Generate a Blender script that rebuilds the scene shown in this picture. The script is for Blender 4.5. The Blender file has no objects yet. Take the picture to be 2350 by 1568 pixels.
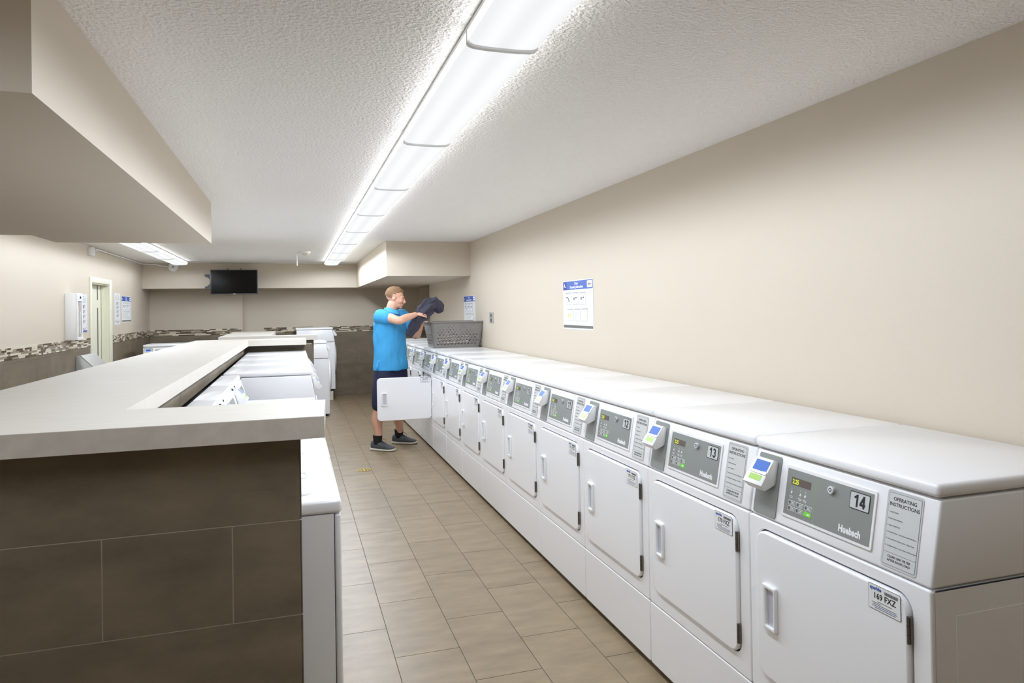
import bpy, bmesh, math, random
from mathutils import Vector, Matrix, noise
random.seed(7)
SC = bpy.context.scene
COL = SC.collection
PI = math.pi

# ------------------------------------------------------------------ materials
MATS = {}
def lin(c):
    return tuple(((v/255.0)/12.92 if v/255.0 <= 0.04045 else ((v/255.0+0.055)/1.055)**2.4) for v in c)
def mat(name, col, rough=0.5, metal=0.0, emit=None, strength=0.0, noise_amt=0.0, scale=(8, 8, 8), nscale=4.0,
        bump=0.0, bscale=60.0, spec=0.5, island=0.0, coat=0.0, trans=0.0, detail=6.0):
    """col is an sRGB 0-255 albedo colour"""
    m = bpy.data.materials.new(name); m.use_nodes = True
    nt = m.node_tree; b = nt.nodes['Principled BSDF']
    c = lin(col)
    b.inputs['Base Color'].default_value = (*c, 1)
    b.inputs['Roughness'].default_value = rough
    b.inputs['Metallic'].default_value = metal
    b.inputs['Specular IOR Level'].default_value = spec
    b.inputs['Coat Weight'].default_value = coat
    b.inputs['Transmission Weight'].default_value = trans
    if emit:
        b.inputs['Emission Color'].default_value = (*lin(emit), 1)
        b.inputs['Emission Strength'].default_value = strength
    out = None
    if noise_amt > 0 or island > 0 or bump > 0:
        tc = nt.nodes.new('ShaderNodeTexCoord'); mp = nt.nodes.new('ShaderNodeMapping')
        mp.inputs['Scale'].default_value = scale
        nt.links.new(tc.outputs['Object'], mp.inputs['Vector'])
        last = None
        if noise_amt > 0:
            n = nt.nodes.new('ShaderNodeTexNoise'); n.inputs['Scale'].default_value = nscale
            n.inputs['Detail'].default_value = detail; n.inputs['Roughness'].default_value = 0.62
            nt.links.new(mp.outputs['Vector'], n.inputs['Vector'])
            mr = nt.nodes.new('ShaderNodeMapRange')
            mr.inputs['From Min'].default_value = 0.28; mr.inputs['From Max'].default_value = 0.72
            mr.inputs['To Min'].default_value = 1-noise_amt; mr.inputs['To Max'].default_value = 1+noise_amt
            nt.links.new(n.outputs['Fac'], mr.inputs['Value']); last = mr.outputs['Result']
        if island > 0:
            g = nt.nodes.new('ShaderNodeNewGeometry'); mi = nt.nodes.new('ShaderNodeMapRange')
            mi.inputs['To Min'].default_value = 1-island; mi.inputs['To Max'].default_value = 1+island
            nt.links.new(g.outputs['Random Per Island'], mi.inputs['Value'])
            if last:
                mm = nt.nodes.new('ShaderNodeMath'); mm.operation = 'MULTIPLY'
                nt.links.new(last, mm.inputs[0]); nt.links.new(mi.outputs['Result'], mm.inputs[1]); last = mm.outputs[0]
            else: last = mi.outputs['Result']
        if last:
            vm = nt.nodes.new('ShaderNodeVectorMath'); vm.operation = 'SCALE'
            vm.inputs[0].default_value = c
            nt.links.new(last, vm.inputs['Scale']); nt.links.new(vm.outputs[0], b.inputs['Base Color'])
        if bump > 0:
            n2 = nt.nodes.new('ShaderNodeTexNoise'); n2.inputs['Scale'].default_value = bscale; n2.inputs['Detail'].default_value = 3
            nt.links.new(tc.outputs['Object'], n2.inputs['Vector'])
            bp = nt.nodes.new('ShaderNodeBump'); bp.inputs['Strength'].default_value = bump; bp.inputs['Distance'].default_value = 0.004
            nt.links.new(n2.outputs['Fac'], bp.inputs['Height']); nt.links.new(bp.outputs['Normal'], b.inputs['Normal'])
    MATS[name] = m
    return m

mat('wall_paint', (204, 193, 176), 0.55, bump=0.08, bscale=140, spec=0.3, noise_amt=0.012, nscale=0.8, scale=(1, 1, 1))
mat('ceiling_paint', (243, 241, 238), 0.85, spec=0.2)
mat('dark_tile', (122, 110, 92), 0.45, noise_amt=0.24, nscale=3.0, scale=(1.3, 1.3, 2.6), spec=0.4, island=0.05, detail=9)
mat('tile_grout', (176, 162, 144), 0.9)
mat('floor_tile', (149, 131, 105), 0.4, noise_amt=0.20, nscale=3.2, scale=(1.2, 3.4, 1), spec=0.4, island=0.05, detail=8, bump=0.03, bscale=30)
mat('floor_grout', (100, 91, 80), 0.9)
mat('mosaic_cream', (222, 213, 190), 0.2, island=0.06)
mat('mosaic_brown', (96, 80, 64), 0.15, island=0.25)
mat('mosaic_taupe', (156, 143, 122), 0.25, island=0.12)
mat('mosaic_grout', (190, 182, 165), 0.8)
mat('enamel', (243, 243, 245), 0.22, spec=0.5, bump=0.02, bscale=500)
mat('enamel_dim', (214, 215, 219), 0.35)
mat('plastic_white', (238, 238, 238), 0.3)
mat('gap_dark', (60, 58, 56), 0.8)
mat('cavity_shade', (34, 32, 31), 0.9)  # near-black: shade of the gap behind the washers, put into the colour
mat('black_rubber', (22, 21, 21), 0.7)
mat('fascia_grey', (138, 142, 138), 0.45)
mat('fascia_dark', (96, 84, 76), 0.2)
mat('lime_line', (140, 190, 80), 0.5)
mat('ink_black', (30, 30, 30), 0.6)
mat('ink_grey', (90, 90, 92), 0.6)
mat('ink_white', (240, 240, 240), 0.5)
mat('label_grey', (206, 207, 206), 0.4)
mat('label_rim', (196, 197, 197), 0.4)
mat('label_white', (236, 236, 236), 0.4)
mat('plate_silver', (205, 208, 208), 0.3, metal=0.3)
mat('screen_blue', (52, 98, 180), 0.45, emit=(50, 100, 200), strength=0.1, spec=0.2)
mat('screen_lime', (140, 178, 50), 0.3, emit=(150, 200, 40), strength=0.15)
mat('digits_yellow', (200, 210, 40), 0.4, emit=(225, 240, 40), strength=0.6)
mat('button_green', (110, 190, 60), 0.4, emit=(110, 210, 50), strength=0.2)
mat('chrome', (225, 225, 228), 0.2, metal=0.55)
mat('handle_inner', (206, 207, 220), 0.25, metal=0.2)
mat('hinge_steel', (120, 114, 106), 0.35, metal=0.9)
mat('counter_laminate', (216, 210, 200), 0.6, noise_amt=0.035, nscale=3.0, scale=(1.2, 9, 1), spec=0.4)
mat('counter_edge', (200, 192, 181), 0.5, noise_amt=0.10, nscale=9, scale=(2, 2, 2))
mat('fixture_white', (240, 241, 242), 0.4)
mat('steel', (196, 194, 190), 0.38, metal=0.45, noise_amt=0.03, nscale=3, scale=(1, 1, 30))
mat('door_cream', (226, 224, 204), 0.4)
mat('glass_dark', (58, 56, 48), 0.3)
mat('tv_black', (3, 3, 3), 0.12, spec=0.25)
mat('tv_bezel', (60, 62, 66), 0.35)
mat('bracket_grey', (92, 92, 96), 0.5)
mat('poster_blue', (62, 96, 178), 0.35)
mat('poster_blue_dark', (40, 62, 150), 0.35)
mat('poster_paper', (226, 228, 230), 0.35)
mat('poster_box', (243, 243, 243), 0.4)
mat('poster_yellow', (222, 222, 90), 0.4)
mat('poster_footer', (110, 108, 102), 0.4)
mat('poster_line', (140, 140, 142), 0.5)
mat('basket_grey', (132, 128, 124), 0.42)
mat('clear_panel', (188, 178, 172), 0.15)
mat('pink_item', (180, 140, 130), 0.5)
mat('brass', (190, 165, 95), 0.35, metal=0.8)
mat('skin', (220, 170, 145), 0.5)
mat('shirt_blue', (62, 158, 215), 0.8, noise_amt=0.05, nscale=5, scale=(1, 1, 1))
mat('shirt_collar', (85, 175, 225), 0.8)
mat('shorts_navy', (32, 36, 64), 0.85)
mat('sock_black', (28, 27, 28), 0.9)
mat('shoe_grey', (84, 88, 94), 0.8, noise_amt=0.1, nscale=40, scale=(1, 1, 1))
mat('shoe_sole', (226, 218, 204), 0.6)
mat('lace', (70, 72, 76), 0.8)
mat('hair', (128, 98, 68), 0.8, noise_amt=0.25, nscale=30, scale=(1, 4, 1))
mat('eye_white', (235, 232, 228), 0.3)
mat('iris', (70, 60, 50), 0.3)
mat('lips', (190, 120, 105), 0.5)
mat('garment_dark', (62, 60, 74), 0.9, noise_amt=0.12, nscale=9, scale=(1, 1, 1))
mat('pipe_grey', (170, 170, 172), 0.4)
mat('plinth_cream', (222, 216, 196), 0.6)

# stippled ceiling: real procedural bump of small plaster blobs
def ceiling_bump():
    m = MATS['ceiling_paint']; nt = m.node_tree; b = nt.nodes['Principled BSDF']
    tc = nt.nodes.new('ShaderNodeTexCoord')
    n = nt.nodes.new('ShaderNodeTexNoise'); n.inputs['Scale'].default_value = 75; n.inputs['Detail'].default_value = 2.5
    n.inputs['Roughness'].default_value = 0.55
    v = nt.nodes.new('ShaderNodeTexVoronoi'); v.inputs['Scale'].default_value = 62
    nt.links.new(tc.outputs['Object'], n.inputs['Vector']); nt.links.new(tc.outputs['Object'], v.inputs['Vector'])
    mr = nt.nodes.new('ShaderNodeMapRange'); mr.inputs['From Min'].default_value = 0.42; mr.inputs['From Max'].default_value = 0.66
    nt.links.new(n.outputs['Fac'], mr.inputs['Value'])
    s = nt.nodes.new('ShaderNodeMath'); s.operation = 'SUBTRACT'
    nt.links.new(mr.outputs['Result'], s.inputs[0]); nt.links.new(v.outputs['Distance'], s.inputs[1])
    bp = nt.nodes.new('ShaderNodeBump'); bp.inputs['Strength'].default_value = 0.75; bp.inputs['Distance'].default_value = 0.004
    nt.links.new(s.outputs[0], bp.inputs['Height']); nt.links.new(bp.outputs['Normal'], b.inputs['Normal'])
ceiling_bump()

# translucent lens glowing over two tubes: slightly dimmer between the tubes and at the ends
EXPOSURE = 0.14
def lens_mat(name, strength):
    m = bpy.data.materials.new(name); m.use_nodes = True
    nt = m.node_tree; b = nt.nodes['Principled BSDF']
    b.inputs['Base Color'].default_value = (0.03, 0.03, 0.03, 1); b.inputs['Roughness'].default_value = 0.5
    b.inputs['Specular IOR Level'].default_value = 0.1
    b.inputs['Emission Color'].default_value = (0.97, 0.985, 1.0, 1)
    tc = nt.nodes.new('ShaderNodeTexCoord'); sx = nt.nodes.new('ShaderNodeSeparateXYZ'); nt.links.new(tc.outputs['Object'], sx.inputs[0])
    def math(op, a, b_=None):
        n = nt.nodes.new('ShaderNodeMath'); n.operation = op
        for i, v in enumerate((a, b_)):
            if v is None: continue
            if isinstance(v, (int, float)): n.inputs[i].default_value = v
            else: nt.links.new(v, n.inputs[i])
        return n.outputs[0]
    c = math('COSINE', math('MULTIPLY', sx.outputs['X'], 2*PI/0.108))       # tubes at +-0.054
    k = math('ADD', math('MULTIPLY', c, -0.045*strength), 0.955*strength)
    nt.links.new(k, b.inputs['Emission Strength'])
    MATS[name] = m
lens_mat('lamp_lens', 0.88)
lens_mat('lamp_lens_side', 7.0)

# ------------------------------------------------------------------ geometry helpers
class MB:
    def __init__(s):
        s.v = []; s.f = []; s.m = []; s.sm = []; s.mats = []
    def mi(s, m):
        if m not in s.mats: s.mats.append(m)
        return s.mats.index(m)
    def add(s, vs, fs, m, smooth=False, xf=None):
        o = len(s.v); k = s.mi(m)
        if xf is not None: vs = [xf @ Vector(p) for p in vs]
        s.v += [tuple(p) for p in vs]
        for f in fs:
            s.f.append([i+o for i in f]); s.m.append(k); s.sm.append(smooth)
        return s
    def box(s, x0, x1, y0, y1, z0, z1, m, r=0.0, seg=2, xf=None):
        if r <= 0:
            vs = [(x, y, z) for z in (z0, z1) for x, y in ((x0, y0), (x1, y0), (x1, y1), (x0, y1))]
            fs = [(3, 2, 1, 0), (4, 5, 6, 7), (0, 1, 5, 4), (1, 2, 6, 5), (2, 3, 7, 6), (3, 0, 4, 7)]
            return s.add(vs, fs, m, False, xf)
        bm = bmesh.new(); bmesh.ops.create_cube(bm, size=1)
        for v in bm.verts:
            v.co = Vector(((x0+x1)/2+v.co.x*(x1-x0), (y0+y1)/2+v.co.y*(y1-y0), (z0+z1)/2+v.co.z*(z1-z0)))
        bmesh.ops.bevel(bm, geom=bm.edges[:], offset=r, segments=seg, profile=0.5, affect='EDGES', clamp_overlap=True)
        return s.bm(bm, m, True, xf)
    def bm(s, bm, m, smooth=True, xf=None):
        bm.verts.index_update()
        vs = [v.co.copy() for v in bm.verts]; fs = [[v.index for v in f.verts] for f in bm.faces]
        bm.free(); return s.add(vs, fs, m, smooth, xf)
    def prism(s, pts, a0, a1, axis, m, r=0.0, seg=2, xf=None):
        """closed polygon pts extruded along axis ('x','y','z')"""
        def P(p, t):
            return {'x': (t, p[0], p[1]), 'y': (p[0], t, p[1]), 'z': (p[0], p[1], t)}[axis]
        n = len(pts); bm = bmesh.new()
        A = [bm.verts.new(P(p, a0)) for p in pts]; B = [bm.verts.new(P(p, a1)) for p in pts]
        bm.faces.new(A); bm.faces.new(B[::-1])
        for i in range(n): bm.faces.new((A[i], B[i], B[(i+1) % n], A[(i+1) % n]))
        bmesh.ops.recalc_face_normals(bm, faces=bm.faces[:])
        if r > 0: bmesh.ops.bevel(bm, geom=bm.edges[:], offset=r, segments=seg, profile=0.5, affect='EDGES', clamp_overlap=True)
        return s.bm(bm, m, r > 0, xf)
    def loft(s, rings, m, caps=True, closed=True, xf=None, smooth=True):
        vs = [p for r_ in rings for p in r_]; n = len(rings[0]); fs = []
        for i in range(len(rings)-1):
            for j in range(n if closed else n-1):
                a = i*n+j; b = i*n+(j+1) % n; fs.append((a, b, b+n, a+n))
        if caps:
            fs.append(tuple(range(n))[::-1]); fs.append(tuple((len(rings)-1)*n+j for j in range(n)))
        return s.add(vs, fs, m, smooth, xf)
    def tube(s, path, rad, m, n=10, xf=None, flat=1.0, caps=True):
        P = [Vector(p) for p in path]
        if not isinstance(rad, (list, tuple)): rad = [rad]*len(P)
        rings = []; up = Vector((0, 0, 1))
        T = [(P[min(i+1, len(P)-1)]-P[max(i-1, 0)]).normalized() for i in range(len(P))]
        ref = up if abs(T[0].dot(up)) < 0.9 else Vector((1, 0, 0))
        U = T[0].cross(ref).normalized()
        for i, p in enumerate(P):
            U = (U-T[i]*U.dot(T[i])).normalized(); V = T[i].cross(U)
            rings.append([p+(U*math.cos(a)+V*math.sin(a)*flat)*rad[i] for a in [2*PI*k/n for k in range(n)]])
        return s.loft(rings, m, caps, True, xf)
    def cyl(s, c, r, h, m, axis='z', n=24, r2=None, xf=None):
        d = {'x': Vector((1, 0, 0)), 'y': Vector((0, 1, 0)), 'z': Vector((0, 0, 1))}[axis]
        return s.tube([Vector(c), Vector(c)+d*h], [r, r if r2 is None else r2], m, n, xf)
    def ball(s, c, r, m, seg=16, xf=None, rot=None):
        bm = bmesh.new(); bmesh.ops.create_uvsphere(bm, u_segments=seg, v_segments=seg//2+2, radius=1)
        R = rot or Matrix.Identity(3)
        if not isinstance(r, (tuple, list)): r = (r, r, r)
        for v in bm.verts: v.co = Vector(c)+R @ Vector((v.co.x*r[0], v.co.y*r[1], v.co.z*r[2]))
        return s.bm(bm, m, True, xf)
    def mesh(s, name='mesh'):
        me = bpy.data.meshes.new(name); me.from_pydata(s.v, [], s.f)
        for k in s.mats: me.materials.append(MATS[k])
        me.polygons.foreach_set('material_index', s.m); me.polygons.foreach_set('use_smooth', s.sm)
        me.update(); return me
    def obj(s, name, parent=None, loc=(0, 0, 0), rotz=0):
        o = bpy.data.objects.new(name, s.mesh(name)); COL.objects.link(o)
        sharp(o.data)
        o.location = loc; o.rotation_euler = (0, 0, rotz)
        if parent: o.parent = parent
        return o
def sharp(me, ang=0.6):
    bm = bmesh.new(); bm.from_mesh(me)
    for e in bm.edges:
        if len(e.link_faces) == 2 and e.calc_face_angle(0) > ang: e.smooth = False
    bm.to_mesh(me); bm.free()

def tag(o, label=None, cat=None, group=None, kind=None):
    if label: o['label'] = label
    if cat: o['category'] = cat
    if group: o['group'] = group
    if kind: o['kind'] = kind
    return o
def thing(name, label, cat, loc=(0, 0, 0), rotz=0, group=None):
    o = bpy.data.objects.new(name, None); COL.objects.link(o); o.empty_display_size = 0.1
    o.location = loc; o.rotation_euler = (0, 0, rotz)
    return tag(o, label, cat, group)
def struct(mb, name):
    o = mb.obj(name); o['kind'] = 'structure'; return o
def children(o): return [c for c in bpy.data.objects if c.parent == o]
KIDS = {}
def copy_tree(o, parent=None):
    c = o.copy(); COL.objects.link(c); c.parent = parent
    for ch in KIDS.get(o.name, children(o)): copy_tree(ch, c)
    return c

# curve based plates and lettering -----------------------------------------
TMP = bpy.data.scenes.new('workbench_tmp')
def tmp_eval(ob):
    TMP.collection.objects.link(ob); vl = TMP.view_layers[0]; vl.update(); dg = vl.depsgraph; dg.update()
    return dg
def curve_mesh(data):
    ob = bpy.data.objects.new('tmp', data); dg = tmp_eval(ob)
    me = bpy.data.meshes.new_from_object(ob.evaluated_get(dg))
    vs = [v.co.copy() for v in me.vertices]; fs = [list(p.vertices) for p in me.polygons]
    bpy.data.objects.remove(ob); bpy.data.meshes.remove(me)
    return vs, fs
def rrect(x0, x1, y0, y1, r, n=6):
    pts = []
    for cx, cy, a in ((x1-r, y1-r, 0), (x0+r, y1-r, 90), (x0+r, y0+r, 180), (x1-r, y0+r, 270)):
        for k in range(n+1):
            t = math.radians(a+90*k/n); pts.append((cx+r*math.cos(t), cy+r*math.sin(t)))
    return pts
def circle(cx, cy, r, n=16): return [(cx+r*math.cos(2*PI*k/n), cy+r*math.sin(2*PI*k/n)) for k in range(n)]
def plate(outline, holes=(), thick=0.01, bevel=0.0, res=2):
    """flat plate in the xy plane from z=0 to z=thick, with round-edged bevel"""
    cu = bpy.data.curves.new('plate', 'CURVE'); cu.dimensions = '2D'; cu.fill_mode = 'BOTH'
    for pts in [outline]+list(holes):
        sp = cu.splines.new('POLY'); sp.points.add(len(pts)-1); sp.use_cyclic_u = True
        for p, q in zip(sp.points, pts): p.co = (q[0], q[1], 0, 1)
    cu.extrude = max(thick/2-bevel, 0); cu.bevel_depth = bevel; cu.bevel_resolution = res; cu.offset = -bevel
    vs, fs = curve_mesh(cu); bpy.data.curves.remove(cu)
    for v in vs: v.z += thick/2
    return vs, fs
def text(body, size, align='LEFT', bold=0.0, sx=1.0, spacing=1.0, thick=0.0003, shear=0.0, line=1.0):
    cu = bpy.data.curves.new('text', 'FONT'); cu.body = body; cu.size = size; cu.align_x = align
    cu.extrude = thick/2; cu.offset = bold; cu.space_character = spacing; cu.shear = shear; cu.resolution_u = 2; cu.space_line = line
    vs, fs = curve_mesh(cu); bpy.data.curves.remove(cu)
    for v in vs: v.x *= sx; v.z += thick/2
    return vs, fs
def frame_xf(O, U, V):
    U = Vector(U).normalized(); V = Vector(V).normalized(); N = U.cross(V)
    M = Matrix.Identity(4)
    for i, a in enumerate((U, V, N)):
        for j in range(3): M[j][i] = a[j]
    for j in range(3): M[j][3] = O[j]
    return M
def T(x, y, z=0): return Matrix.Translation((x, y, z))

# ------------------------------------------------------------------ dimensions
CZ = 2.348            # ceiling
WX = 2.07             # right wall
LX = -2.31            # left wall
SY = 12.41            # front of the far soffit
W = 0.686; WM = 0.68
TOPZ = 1.09

# ------------------------------------------------------------------ shell
def floor():
    mb = MB(); mb.box(-2.6, 2.9, -2.6, 13.6, -0.08, -0.0015, 'floor_grout')
    px = 0.2895; py = 0.593; g = 0.0017; k0 = -11
    for k in range(k0, 9):
        xa = 0.403+px*k; off = 3.095 if k % 2 == 0 else 2.80
        if xa+px < -2.45 or xa > 2.85: continue
        j0 = int((-2.5-off)/py)-1
        for j in range(j0, j0+29):
            ya = off+py*j
            if ya > 13.3 or ya < -3: continue
            mb.box(xa+g, xa+px-g, ya+g, ya+py-g, -0.004, 0.0, 'floor_tile')
    return struct(mb, 'floor')
floor()

mb = MB(); mb.box(-2.6, 2.9, -2.6, 13.6, CZ, CZ+0.1, 'ceiling_paint'); struct(mb, 'ceiling')

def tiles(mb, axis, pos, nrm, a0, a1, z0, z1, zrow0=0.0105, zp=0.2785, wp=0.6, stag=0.3, a_off=0.0, g=0.0008, t=0.004):
    """brown wall tiles standing proud of pos on the side nrm"""
    r = 0; z = zrow0-zp
    while z < z1:
        zz0, zz1 = max(z, z0), min(z+zp, z1)
        if zz1-zz0 > 0.004:
            a = a0-wp*2+((stag if r % 2 else 0)+a_off) % wp
            while a < a1:
                aa0, aa1 = max(a, a0), min(a+wp, a1)
                if aa1-aa0 > 0.004:
                    p0, p1 = sorted((pos, pos+nrm*t))
                    if axis == 'x': mb.box(p0, p1, aa0+g, aa1-g, zz0+g, zz1-g, 'dark_tile')
                    else: mb.box(aa0+g, aa1-g, p0, p1, zz0+g, zz1-g, 'dark_tile')
                a += wp
        z += zp; r += 1

# right wall
mb = MB(); mb.box(WX, WX+0.2, -2.2, 11.06, 0, CZ, 'wall_paint'); struct(mb, 'wall_right')
mb = MB(); mb.box(WX+0.2, 2.75, 10.96, 11.06, 0, CZ, 'wall_paint'); mb.box(2.75, 2.85, 10.96, 13.3, 0, CZ, 'wall_paint'); struct(mb, 'wall_alcove')
# corner column beside the far wall
mb = MB(); mb.box(2.235, 2.749, 12.9, 13.15, 0, CZ, 'wall_paint'); mb.box(2.231, 2.749, 12.896, 12.9, 0.0, 1.155, 'dark_tile'); struct(mb, 'wall_column')

# left wall with door opening
D0, D1, DT = 9.46, 10.31, 1.92
mb = MB()
mb.box(LX-0.15, LX, -2.2, D0, 0, CZ, 'wall_paint')
mb.box(LX-0.15, LX, D1, 13.25, 0, CZ, 'wall_paint')
mb.box(LX-0.15, LX, D0, D1, DT, CZ, 'wall_paint')
for a, b in ((-2.2, 9.40), (10.43, 13.0)):
    mb.box(LX, LX+0.002, a, b, 0, 1.155, 'tile_grout')
    tiles(mb, 'x', LX+0.002, 1, a, b, 0, 1.155, t=0.003)
mb.box(LX-0.6, LX-0.5, 9.0, 11.0, 0, CZ, 'wall_paint')
struct(mb, 'wall_left')

# far wall in two depths
mb = MB()
mb.box(-2.46, -0.848, 13.0, 13.4, 0, CZ, 'wall_paint')
mb.box(-0.848, 2.85, 13.12, 13.4, 0, CZ, 'wall_paint')
mb.box(LX+0.005, -0.848, 12.998, 13.0, 0, 1.155, 'tile_grout'); tiles(mb, 'y', 12.998, -1, LX+0.006, -0.848, 0, 1.155, t=0.003)
mb.box(-0.51, 2.231, 13.118, 13.12, 0, 1.155, 'tile_grout'); tiles(mb, 'y', 13.118, -1, -0.51, 2.231, 0, 1.155, t=0.003, a_off=0.15)
struct(mb, 'wall_far')
mb = MB(); mb.box(-2.46, 2.9, -2.3, -2.2, 0, CZ, 'wall_paint'); struct(mb, 'wall_back')

# soffits
mb = MB(); mb.box(LX+0.001, 2.749, SY, 13.119, 1.937, CZ, 'wall_paint'); struct(mb, 'trim_1')
mb = MB(); mb.box(1.05, WX-0.0005, 8.314, SY, 1.932, CZ, 'wall_paint'); struct(mb, 'trim_2')
# dropped bulkhead over the island
mb = MB(); mb.prism([(-0.578, 1.89), (-0.578, 5.63), (-1.6, 5.68), (-1.6, 5.2), (LX+0.001, 5.2), (LX+0.001, 1.83)], 2.043, CZ, 'z', 'wall_paint'); struct(mb, 'trim_3')

def mosaic(name, axis, pos, nrm, a0, a1, z0=1.155, z1=1.258):
    mb = MB(); rng = random.Random(hash(name) % 99 if False else len(name)*7+int(a0*10)); p0, p1 = sorted((pos, pos+nrm*0.006))
    def bx(q0, q1, s0, s1, za, zb, m):
        if axis == 'x': mb.box(q0, q1, s0, s1, za, zb, m)
        else: mb.box(s0, s1, q0, q1, za, zb, m)
    bx(p0, p1, a0, a1, z0, z1, 'mosaic_grout')
    t0, t1 = sorted((pos+nrm*0.006, pos+nrm*0.009))
    rows = 6; rh = (z1-z0)/rows
    for r in range(rows):
        a = a0-rng.random()*0.1
        while a < a1:
            w = rng.choice((0.05, 0.075, 0.10, 0.15)); b0, b1 = max(a, a0), min(a+w, a1)
            if b1-b0 > 0.006:
                bx(t0, t1, b0+0.001, b1-0.001, z0+r*rh+0.001, z0+(r+1)*rh-0.001, rng.choice(('mosaic_cream', 'mosaic_cream', 'mosaic_brown', 'mosaic_brown', 'mosaic_taupe', 'mosaic_taupe')))
            a += w
    return struct(mb, name)
mosaic('trim_4', 'x', LX, 1, -2.0, 9.40)
mosaic('trim_5', 'x', LX, 1, 10.43, 12.99)
mosaic('trim_6', 'y', 13.0, -1, LX+0.01, -0.848)
mosaic('trim_7', 'y', 13.12, -1, -0.51, 2.23)
mosaic('trim_8', 'y', 12.9, -1, 2.24, 2.74)

# ------------------------------------------------------------------ island walls
# front end wall, spine, cross wall; counter 1.223 top / 1.161 underside
def front_wall():
    mb = MB(); x0, x1, y0, y1, zt = -1.08, 0.010, 2.154, 2.25, 1.1605
    mb.box(x0, x1, y0, y1, 0, zt, 'tile_grout')
    g = 0.0019; rows = [(0, .08), (.08, .357), (.357, .635), (.635, .912), (.912, zt)]
    cuts = {3: [-1.08, -.838, -.507, -.176, .0142], 1: [-1.08, -.838, -.507, -.176, .0142]}
    for i, (a, b) in enumerate(rows):
        cs = cuts.get(i, [-1.08, -0.84, 0.0142])
        for c, d in zip(cs, cs[1:]):
            mb.box(c+g, d-g*(d < 0), y0-0.0012, y0, a+g, b-g, 'dark_tile')
        mb.box(x1, x1+0.0012, y0-0.0012, y1, a+g, b-g, 'dark_tile')
    return struct(mb, 'wall_island_end')
front_wall()
mb = MB(); mb.box(-1.0, -0.64, 2.25, 8.36, 0, 1.1605, 'dark_tile')
mb.box(-0.64, -0.62, 2.25, 8.36, 0, 1.1605, 'cavity_shade')  # spine face coloured dark to paint in the cavity's shade
mb.box(-0.62, -0.47, 2.25, 8.36, 0.0, 0.004, 'cavity_shade')  # floor strip behind the washers, same painted shade
mb.box(-0.62, -0.53, 2.25, 8.36, 1.074, 1.1605, 'tile_grout')
for a in range(9): mb.box(-0.53, -0.526, 2.49+0.6*a+0.0015 if a else 2.252, min(3.088+0.6*a, 8.358), 1.074, 1.1605, 'dark_tile')
struct(mb, 'wall_island_spine')
mb = MB(); mb.box(-0.62, 0.19, 8.36, 8.46, 0, 1.1605, 'tile_grout'); tiles(mb, 'y', 8.36, -1, -0.62, 0.19, 0, 1.1605, a_off=0.28); mb.box(0.19, 0.194, 8.356, 8.46, 0.0, 1.1605, 'dark_tile')
mb.box(-1.0, -0.62, 8.36, 8.46, 0, 1.1605, 'dark_tile'); struct(mb, 'wall_island_cross')
mb = MB(); mb.box(-0.83, 0.245, 9.62, 9.70, 0, 1.1605, 'dark_tile'); mb.box(-0.83, -0.38, 9.70, 12.0, 0, 1.1605, 'dark_tile'); struct(mb, 'wall_rear_island')

def worktop(name, label, pts, z0, z1, front):
    mb = MB(); n = len(pts); bm = bmesh.new()
    A = [bm.verts.new((p[0], p[1], z0)) for p in pts]; B = [bm.verts.new((p[0], p[1], z1)) for p in pts]
    bm.faces.new(A); bm.faces.new(B)
    for i in range(n): bm.faces.new((A[i], A[(i+1) % n], B[(i+1) % n], B[i]))
    bmesh.ops.recalc_face_normals(bm, faces=bm.faces[:])
    bmesh.ops.triangulate(bm, faces=[f for f in bm.faces if len(f.verts) > 4])
    bm.verts.index_update(); o = len(mb.v)
    mb.v = [tuple(v.co) for v in bm.verts]
    for f in bm.faces:
        mb.f.append([v.index for v in f.verts]); mb.m.append(mb.mi('counter_laminate')); mb.sm.append(False)
    bm.free()
    # laminate edging strip on the exposed long front face
    if front:
        a, b = front; mb.box(a[0], b[0], a[1]-0.0012, a[1], z0, z1-0.0012, 'counter_edge')
        mb.box(b[0], b[0]+0.0012, a[1]-0.0012, b[2], z0, z1-0.0012, 'counter_edge')
    o = mb.obj(name); return tag(o, label, 'countertop')
worktop('countertop', 'long pale laminate folding countertop wrapping the near washer island, nearest camera',
        [(-1.165, 2.07), (0.078, 2.07), (0.098, 2.455), (-0.510, 2.46), (-0.475, 8.09), (0.128, 8.10), (0.121, 8.57), (-1.052, 8.52)], 1.161, 1.223,
        ((-1.165, 2.07), (0.078, 2.07, 2.07)))
worktop('countertop', 'short pale laminate countertop of the rear island, behind the long one',
        [(-0.912, 9.50), (0.282, 9.45), (0.285, 9.72), (-0.285, 9.74), (-0.285, 12.04), (-0.915, 12.04)], 1.161, 1.223, None)
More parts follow.
